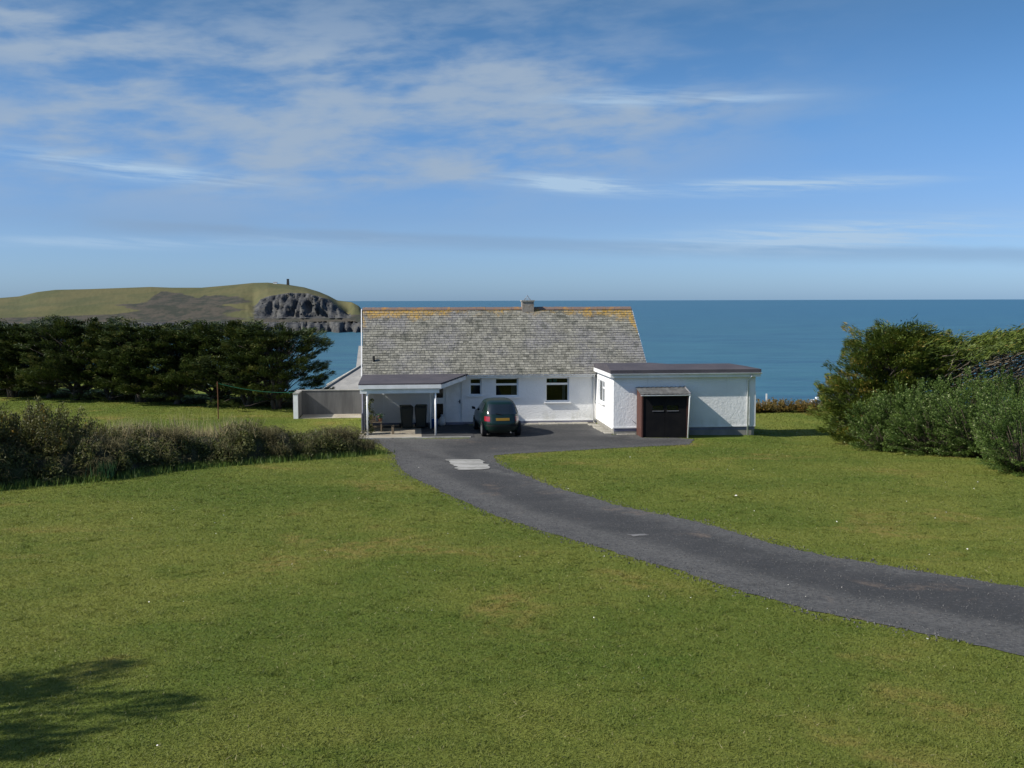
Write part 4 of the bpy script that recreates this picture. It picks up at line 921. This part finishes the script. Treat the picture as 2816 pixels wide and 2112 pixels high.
kinds = []
for sd_, Rx, Ry, nsp in ((11, 2.7, 2.3, 190), (12, 2.3, 2.4, 180), (13, 3.0, 2.2, 195), (14, 2.5, 2.5, 185)):
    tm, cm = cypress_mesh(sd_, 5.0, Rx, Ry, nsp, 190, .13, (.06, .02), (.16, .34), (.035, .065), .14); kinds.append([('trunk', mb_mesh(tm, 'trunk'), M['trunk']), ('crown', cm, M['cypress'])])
rr = random.Random(21)
tree_x = [-13.1, -15.0, -17.3, -19.7, -22.0, -24.3, -26.6, -29.0, -31.4, -33.9, -36.5, -39.2]
for i, x in enumerate(tree_x):
    y = 57.6 + (-12.6 - x) * .40 + rr.uniform(-.5, .6); hs = rr.uniform(.84, .97) if i else .88
    plant('cypress_tree', (x, y, float(zland(x, y))), rr.uniform(-.5, .5) + (math.pi if i % 2 else 0), (1, 1, hs), kinds[i % 4], f'dark wind-pruned cypress, {ORD[i]} in the row counted from the garden wall', 'tree', 'cypresses in the row across the field')

# parked cars and pale shapes glimpsed under the row
for i, (px, Y, mt_) in enumerate(((165, 76, 'whitepaint'), (440, 75, 'whitepaint'), (688, 72, 'bluepaint'))):
    d = ray(px, 1085); x = d[0] / d[1] * Y
    make_car((x, Y, float(zland(x, Y)) - .1), R_((70, -75, 80)[i]), M[mt_], ('pale car glimpsed under the far left cypresses', 'white car glimpsed between trunks beyond the tall dry grass', 'pale blue car glimpsed under the trees near the washing line')[i])

def shrub_mesh(seed, H, Rx, Ry, nsh=330, per=46, leaf=(.06, .10), lw=.46, up=1.2, clump=.35):
    rng = np.random.default_rng(seed); tm = MB(); C, D, Ln, T = [], [], [], []
    for k_ in range(nsh):
        an = rng.uniform(0, 6.283); ph = math.asin(rng.uniform(-.82, 1)); q = np.array([math.cos(an) * math.cos(ph), math.sin(an) * math.cos(ph), math.sin(ph)])
        bumpy = 1 + .17 * math.sin(3 * an + seed) + .15 * math.sin(5 * an + 2 * q[2] * 3) + rng.normal(0, .06)
        tip = q * [Rx, Ry, H * .55] * bumpy + [0, 0, H * .45]; tip[2] = max(tip[2], .10 + .25 * rng.uniform())
        d = norm(q * [1, 1, .6] + [0, 0, up * (.4 + .6 * max(0, q[2]))]); ln = rng.uniform(.5, 1.0); st = tip - d * ln
        if k_ % 3 == 0: limb(tm, (st[0] * .35, st[1] * .35, 0), st, .022, .01, rng, 3, k=4); tm.tube([tuple(st), tuple(tip)], [.01, .004], 4)
        s = rng.uniform(0, 1, per) ** .7; t_ = rng.uniform(0, 6.283, per); a1 = norm(np.cross(d, [.3, .2, .9])); a2 = np.cross(d, a1)
        out = np.outer(np.cos(t_), a1) + np.outer(np.sin(t_), a2); wd = rng.uniform(.03, .13, per) * (1.15 - s * .7)
        C.append(st + np.outer(s * ln, d) + out * wd[:, None]); D.append(out * .8 + d * .9 + rng.normal(0, .2, (per, 3))); Ln.append(rng.uniform(*leaf, per))
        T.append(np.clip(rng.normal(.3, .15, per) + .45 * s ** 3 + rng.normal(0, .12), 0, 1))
    C, D, Ln, T = map(np.concatenate, (C, D, Ln, T)); return tm, quads_mesh('leaves', blades(C, D, Ln, Ln * lw, rng), 4, T)
sk_ = []
for sd_, H, Rx, Ry in ((31, 3.1, 1.9, 1.7), (32, 2.9, 1.7, 1.8)):
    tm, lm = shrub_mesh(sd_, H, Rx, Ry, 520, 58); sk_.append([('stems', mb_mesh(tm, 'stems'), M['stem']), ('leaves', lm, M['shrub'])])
sh = [((2400, 1215), .80, 'glossy green shrub at the front of the hedge beside the lawn corner'), ((2520, 1240), .98, 'tall glossy evergreen shrub with pale tips in front of the leaning cypress'),
      ((2650, 1238), 1.02, 'broad glossy evergreen shrub with a dark hollow at its foot'), ((2780, 1235), 1.05, 'glossy evergreen shrub furthest back at the picture edge under the bare twigs'),
      ((2830, 1300), .93, 'pale-leaved evergreen shrub nearest the lawn at the right end of the hedge'), ((2340, 1168), .62, 'small glossy shrub at the low seaward end of the hedge'), ((2350, 1205), .60, 'low glossy shrub bulging onto the lawn below the leaning cypress'), ((2455, 1240), .88, 'glossy green shrub sloping up between the low end and the tall part of the hedge'),
      ((2585, 1250), .90, 'glossy shrub with leaves down to the grass at the middle of the hedge front'), ((2715, 1258), .95, 'dense glossy shrub with yellowish inner leaves right of the dark hollow')]
for i, (q, s_, lab) in enumerate(sh):
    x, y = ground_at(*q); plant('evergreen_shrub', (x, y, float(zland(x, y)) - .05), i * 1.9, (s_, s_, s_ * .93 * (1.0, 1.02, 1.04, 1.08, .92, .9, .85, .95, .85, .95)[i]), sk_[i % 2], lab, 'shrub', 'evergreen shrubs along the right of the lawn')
tm, lm = shrub_mesh(35, 1.7, .9, .8, 200, 44); x, y = ground_at(2290, 1128)
plant('grey_shrub', (x, y, float(zland(x, y))), 0, 1.0, [('stems', mb_mesh(tm, 'stems'), M['stem']), ('leaves', lm, M['shrub_far'])], 'small greyish shrub at the seaward foot of the leaning cypress', 'shrub')

tm, cm = cypress_mesh(41, 4.65, 2.5, 2.2, 440, 210, .04, (.09, .0), (.14, .28), (.028, .048), .16, .9, .2)
plant('leaning_cypress', (16.0, 44.5, -.1), 0, 1, [('trunk', mb_mesh(tm, 'trunk'), M['trunk']), ('crown', cm, M['cypress_golden'])], 'bushy golden-green cypress leaning from the wind above the shrubs', 'tree', 'wind-bent cypresses behind the shrubs')
# a second, ragged wind-bent tree: bare trunk, flat-topped crown, dead grey twigs beneath
rng = np.random.default_rng(44); tm = MB(); C, D, T = [], [], []
for x0, y0 in ((0, 0), (.9, .5), (1.7, -.2)): limb(tm, (x0, y0, -.2), (x0 - .2 + rng.normal(0, .2), y0, 2.2), .12, .08, rng, 6); limb(tm, (x0 - .2, y0, 2.1), (x0 + rng.uniform(-1.5, 1.5), y0 + rng.normal(0, .5), 4.2), .08, .03, rng, 6)
tw = MB()
for k_ in range(900):
    st = np.array([rng.uniform(-2.2, 2.2), rng.normal(-.5, .6), rng.uniform(1.9, 3.8)]); en = st + [rng.uniform(.3, 1.3), rng.normal(0, .35), rng.uniform(.0, .7)]; limb(tw, st, en, .022, .008, rng, 4, k=3)
for k_ in range(150):
    x0 = rng.uniform(-3.2, 2.3); cen = np.array([x0, rng.normal(0, .8), 3.9 - (rng.uniform(0, 1.5) if k_ % 3 == 0 and x0 < -1.2 else 0) + .33 * x0 * (x0 > 0) - .05 * abs(x0) + rng.normal(0, .22)]); per = 170; d = norm(np.array([1.0, rng.normal(0, .35), .32 + rng.normal(0, .15)]))
    s = rng.uniform(-.6, 1, per); l_ = rng.normal(0, .25, per); C.append(cen + np.outer(s * .75, d) + np.outer(l_, [0, 1, 0]) + rng.normal(0, .09, (per, 3))); D.append(d + rng.normal(0, .35, (per, 3))); T.append(np.clip(rng.normal(.45, .2, per) + .25 * s, 0, 1))
C, D, T = map(np.concatenate, (C, D, T)); cm = quads_mesh('crown', blades(C, D, rng.uniform(.14, .28, len(C)), rng.uniform(.03, .05, len(C)), rng), 4, T)
plant('ragged_cypress', (19.6, 44.0, -.1), 0, 1, [('trunk', mb_mesh(tm, 'trunk'), M['trunk']), ('crown', cm, M['cypress_golden']), ('dead_twigs', mb_mesh(tw, 'dead_twigs'), M['deadtwig'])], 'ragged flat-topped cypress with bare trunks and dead grey twigs', 'tree', 'wind-bent cypresses behind the shrubs')
tw = MB()
for k_ in range(70): limb(tw, (rng.normal(0, .2), rng.normal(0, .2), rng.uniform(0, 1.5)), (rng.normal(0, .7), rng.normal(0, .5), rng.uniform(2.6, 4.2)), .02, .004, rng, 5, k=4)
plant('bare_sapling', (22.0, 43.4, -.1), 0, 1, [('branches', mb_mesh(tw, 'branches'), M['twig'])], 'leafless twiggy sapling right of the ragged cypress', 'tree')

# low autumn-coloured hedge at the cliff edge, and what stands beyond it
hk = []
for sd_ in (51, 52): tm, lm = shrub_mesh(sd_, .75, .95, .6, 120, 46, (.05, .09), .5, .8); hk.append([('stems', mb_mesh(tm, 'stems'), M['stem']), ('leaves', lm, M['hedge'])])
for i in range(7):
    x = 10.4 + i * 1.12; y = 56.0 + .12 * i + rr.uniform(-.2, .2); plant('hedge_bush', (x, y, float(zland(x, y)) - .05), i * 2.1, (1, 1, rr.uniform(.85, 1.1)), hk[i % 2], f'low orange-green hedge bush at the cliff edge, {ORD[i]} from the white wing', 'bush', 'hedge bushes at the cliff edge')
tag(MB().box(14.12, 14.19, 57.35, 57.42, -.6, .78).build('stake', M['white'], None), 'short pale stake behind the cliff-edge hedge', 'post')
bt = tag(empty('motor_boat', (134.5, 455, SEA_Z + .05), R_(8)), 'small white motor boat on the water just beyond the cliff-edge hedge', 'boat'); mb = MB(); n = 14
for i in range(n + 1):
    f = i / n; wv = 1.0 * (1 - max(0, (f - .45) / .55) ** 2.2) + .02; sh_ = .9 + .5 * f * f
    for q_, z_ in ((-1, sh_), (-.85, .25), (-.3, -.25), (.3, -.25), (.85, .25), (1, sh_)): mb.v.append((-2.7 + 5.4 * f, wv * q_, z_))
for i in range(n):
    for j in range(6): k_ = i * 6 + j; l_ = i * 6 + (j + 1) % 6; mb.f.append((k_, l_, l_ + 6, k_ + 6)); mb.m.append(0)
mb.f.append(tuple(range(6))); mb.m.append(0); mb.build('hull', M['white'], bt)
MB().hexa([(-.6, -.75, .95), (1.1, -.6, 1.1), (1.1, .6, 1.1), (-.6, .75, .95), (-.6, -.65, 2.0), (.5, -.5, 2.0), (.5, .5, 2.0), (-.6, .65, 2.0)]).build('cabin', M['upvc'], bt, bevel=.05)
MB().hexa([(.62, -.5, 1.45), (.83, -.5, 1.45), (.83, .5, 1.45), (.62, .5, 1.45), (.53, -.45, 1.85), (.62, -.45, 1.85), (.62, .45, 1.85), (.53, .45, 1.85)]).build('windscreen', M['carglass'], bt)
MB().box(-2.95, -2.72, -.2, .2, .1, 1.25).build('outboard_engine', M['black'], bt, bevel=.05)

# ------------------------------------------------------------------ overgrown bank on the left
bf = np.array(BANK_FRONT)
def bank_frame(s):                                # arc parameter 0..1 from the left end to the driveway tip
    seg = np.hypot(*np.diff(bf, axis=0).T); cum = np.concatenate([[0], np.cumsum(seg)]) / seg.sum()
    x, y = np.interp(s, cum, bf[:, 0]), np.interp(s, cum, bf[:, 1]); e = .01
    d = np.array([np.interp(min(1, s + e), cum, bf[:, 0]) - np.interp(max(0, s - e), cum, bf[:, 0]), np.interp(min(1, s + e), cum, bf[:, 1]) - np.interp(max(0, s - e), cum, bf[:, 1])]); d /= np.linalg.norm(d)
    return np.array([x, y]), np.array([-d[1], d[0]]), d
mb = MB(); ns, nc = 90, 13; rng = np.random.default_rng(60)
def bank_h(s): return 1.02 * (.72 + .28 * float(ss(1 - s, 0, .35))) * float(ss(1 - s, 0, .1)) * (1 + .12 * math.sin(s * 37) + .08 * math.sin(s * 83))
for i in range(ns + 1):
    s = i / ns; p_, nrm, d = bank_frame(s); h = bank_h(s); wdt = 2.3
    for j in range(nc):
        f = j / (nc - 1); q = p_ + nrm * (f * wdt - .05); zz = float(zland(*q)) - .05 + h * math.sin(math.pi * f) ** .55 + (rng.normal(0, .05) if 0 < j < nc - 1 else 0); mb.v.append((q[0], q[1], zz))
for i in range(ns):
    for j in range(nc - 1): k_ = i * nc + j; mb.f.append((k_, k_ + nc, k_ + nc + 1, k_ + 1)); mb.m.append(0)
tag(mb.build('earth_bank', M['earth'], None, smooth=True), kind='structure')
def bank_z(s, f): p_, nrm, d = bank_frame(s); q = p_ + nrm * (f * 2.3); return q[0], q[1], float(zland(*q)) - .05 + bank_h(s) * math.sin(math.pi * min(.98, max(.02, f))) ** .55

def bramble_mesh(seed, H, R0, nleaf, ntwig, leaf=(.06, .11), lw=.6):
    rng = np.random.default_rng(seed); tm = MB()
    for k_ in range(ntwig):
        an = rng.uniform(0, 6.283); L = R0 * rng.uniform(.5, 1.2); a_ = np.array([rng.normal(0, .25 * R0), rng.normal(0, .25 * R0), 0]); hh = H * rng.uniform(.6, 1.25)
        P_ = [tuple(a_ + [math.cos(an) * L * f, math.sin(an) * L * f, hh * math.sin(math.pi * f * .75)] + rng.normal(0, .03, 3)) for f in np.linspace(0, 1, 6)]; tm.tube(P_, [.009, .008, .007, .006, .005, .003], 3)
    q = norm(rng.normal(size=(nleaf, 3))); q[:, 2] = np.abs(q[:, 2]) * .95 + .02; rad = rng.uniform(.55, 1.0, nleaf)[:, None] * (1 + .22 * np.sin(4 * np.arctan2(q[:, 1], q[:, 0]) + seed))[:, None]
    C = q * rad * [R0, R0, H]; T = np.clip(rng.normal(.4, .22, nleaf), 0, 1); D = q + rng.normal(0, .8, (nleaf, 3)); Ln = rng.uniform(*leaf, nleaf)
    return tm, quads_mesh('leaves', blades(C, D, Ln, Ln * lw, rng, np.array([0, 0, 1.0]) + q * .8), 4, T)
bk = []
for sd_, H, R0, nl, ntw in ((61, .62, .85, 3000, 34), (62, .55, .75, 2500, 40), (63, .75, .8, 2700, 55)): tm, lm = bramble_mesh(sd_, H, R0, nl, ntw); bk.append([('canes', mb_mesh(tm, 'canes'), M['twig']), ('leaves', lm, M['bramble'])])
dk = []
for sd_, H, R0, nl, ntw in ((64, .7, .8, 900, 190), (65, .6, .9, 1500, 170)): tm, lm = bramble_mesh(sd_, H, R0, nl, ntw, (.05, .12), .35); dk.append([('canes', mb_mesh(tm, 'canes'), M['twig']), ('leaves', lm, M['drybush'])])
ks = np.linspace(.965, .02, 18)
for i, s in enumerate(ks):
    x, y, z = bank_z(s, .16 + .12 * (i % 2)); plant('bramble_bush', (x, y, z - .45), i * 1.3, (1, 1, .62 if i < 2 else 1.05), bk[i % 3], f'dark bramble bush on the face of the bank, {ORD[i]} from the driveway', 'bush', 'bramble bushes along the bank')
for i, s in enumerate(np.linspace(.955, .06, 16)):
    x, y, z = bank_z(s, .62); plant('bramble_bush', (x, y, z - .28), i * 2.2 + .5, (1, 1, .6 if i < 3 else .8), bk[(i + 1) % 3], f'straggly bramble bush along the top of the bank, {ORD[i]} from the driveway', 'bush', 'bramble bushes along the bank')
for i, (s, f, sc_) in enumerate(((.985, .35, .8), (.95, .4, .95), (.915, .3, .9), (.74, .25, .8), (.56, .3, .85), (.42, .25, .75))):
    x, y, z = bank_z(s, f); plant('dry_bush', (x, y, z - .2), i * 1.7, (sc_, sc_, sc_ * .95), dk[(i + 1) % 2], f'brown half-dead bush with bare canes on the bank, {ORD[i]} from the driveway', 'bush', 'half-dead bushes on the bank')

for i, s in enumerate(np.linspace(.94, .03, 20)):
    x, y, z = bank_z(s, -.02 + .05 * (i % 3)); plant('foot_bush', (x, y, float(zland(x, y)) - .12), i * 1.1, (.72, .72, .8 + .25 * math.sin(i * 2.3)), bk[(i + 2) % 3] if i % 4 else dk[i % 2], f'{"scrubby green" if i % 4 else "brown twiggy"} bush at the lawn edge of the bank, {ORD[i]} from the driveway', 'bush', 'scrubby bushes at the lawn edge of the bank')

def straw_mesh(seed, n, R0, h, w_=.012):
    rng = np.random.default_rng(seed); x0 = rng.normal(0, R0 * .5, (n, 2)); hh = rng.uniform(*h, n); ln = rng.normal(0, .16, (n, 2)) * hh[:, None]; an = rng.uniform(0, 6.28, n); wx, wy = np.cos(an) * w_, np.sin(an) * w_
    b0 = np.stack([x0[:, 0] - wx, x0[:, 1] - wy, 0 * hh], 1); b1 = np.stack([x0[:, 0] + wx, x0[:, 1] + wy, 0 * hh], 1); tp = np.stack([x0[:, 0] + ln[:, 0], x0[:, 1] + ln[:, 1], hh], 1)
    return quads_mesh('foliage', np.stack([b0, b1, tp], 1).reshape(-1, 3), 3, rng.uniform(0, 1, n))
stk = [straw_mesh(71, 330, .9, (.25, .95), .013), straw_mesh(72, 200, .8, (.25, 1.5), .012)]
for i, s in enumerate(np.linspace(.74, .40, 8)):
    x, y, z = bank_z(s, .72); plant('dry_grass_clump', (x, y, z - .05), i * .9, (1, 1, .4 + .45 * math.sin(math.pi * i / 7)), [('foliage', stk[i % 2], M['dry'])], f'tall straw-coloured grass clump on the bank top, {ORD[i]} from the driveway', 'grass', 'dry grass clumps on the bank top')
for i, x in enumerate(tree_x):
    xx_, yy_ = x + .9, 57.6 + (-12.6 - x) * .40 + .9; plant('undergrowth_bush', (xx_, yy_, float(zland(xx_, yy_)) - .1), i * 1.7, (1.5, 1.2, .75), bk[i % 3], f'dark undergrowth bush beneath the cypress row, {ORD[i]} from the garden wall', 'bush', 'undergrowth beneath the cypress row')
gm = straw_mesh(73, 300, .55, (.12, .34), .016)
for i, s in enumerate(np.linspace(.93, .2, 15)):
    x, y, z = bank_z(s, -.14); plant('weed_clump', (x, y, float(zland(x, y))), i * .8, (1.1, 1.1, .8), [('leaves', gm, M['ground_cover'])], f'low bright green weed clump at the foot of the bank, {ORD[i]} from the driveway', 'weeds', 'weed clumps at the foot of the bank')
im = straw_mesh(74, 130, .28, (.3, .55), .02)
for px, py, lab in ((185, 1282, 'green strap-leaved clump at the bank foot, the one further from the driveway'), (282, 1290, 'green strap-leaved clump at the bank foot, the one nearer the driveway')):
    x, y = ground_at(px, py + 30); plant('iris_clump', (x, y, float(zland(x, y)) + .1), 0, 1, [('leaves', im, M['iris'])], lab, 'plant', 'strap-leaved clumps at the bank foot')

def gorse_mesh(seed, H, R0, n):
    rng = np.random.default_rng(seed); tm = MB(); C, D, T = [], [], []
    for k_ in range(n):
        an = rng.uniform(0, 6.283); ph = math.asin(rng.uniform(-.1, 1)); q = np.array([math.cos(an) * math.cos(ph), math.sin(an) * math.cos(ph), math.sin(ph)]); bmp = 1 + .16 * math.sin(4 * an + seed) + rng.normal(0, .09)
        tip = q * [R0, R0, H * .6] * bmp * rng.uniform(.75, 1) + [0, 0, H * .4]; d = norm(q + [0, 0, .7]); per = 60; s = rng.uniform(0, 1, per)
        if k_ % 3 == 0: limb(tm, (tip[0] * .2, tip[1] * .2, 0), tip, .02, .006, rng, 4, k=4)
        C.append(tip - np.outer((1 - s) * .45, d) + rng.normal(0, .055, (per, 3))); D.append(d * .6 + rng.normal(0, .6, (per, 3)))
        fl = rng.uniform() < .1; T.append(np.where(rng.uniform(size=per) < (.4 if fl else .01), .95, np.clip(rng.normal(.35, .18, per) + .3 * s, 0, .85)))
    C, D, T = map(np.concatenate, (C, D, T)); return tm, quads_mesh('foliage', blades(C, D, rng.uniform(.07, .13, len(C)), .028, rng), 4, T)
gk = []
for sd_ in (81, 82): tm, fm = gorse_mesh(sd_, 2.3, 1.5, 300); gk.append([('stems', mb_mesh(tm, 'stems'), M['stem']), ('foliage', fm, M['gorse'])])
for i, (px, py, s_, lab) in enumerate(((95, 1318, 1.0, 'large gorse bush with orange-yellow flowers at the left end of the bank'), (-150, 1340, 1.15, 'large gorse bush cut off by the picture edge at the far left'), (250, 1300, .68, 'smaller dark gorse bush beside the large flowering one'))):
    x, y = ground_at(px, py); plant('gorse_bush', (x, y + .5, float(zland(x, y))), i * 2.0, s_, gk[i % 2], lab, 'bush', 'gorse bushes at the left of the bank')

# ------------------------------------------------------------------ the tree whose shadow falls across the lower left of the lawn
tm, cm = cypress_mesh(91, 6.4, 1.9, 2.0, 50, 170, .34, (.05, 0), (.22, .42), (.04, .07), .10)
plant('shade_tree', (-13.7, 7.5, float(zland(-13.7, 7.5))), 0, 1, [('trunk', mb_mesh(tm, 'trunk'), M['trunk']), ('crown', cm, M['cypress'])], 'cypress beside the lawn throwing its shadow over the grass', 'tree')
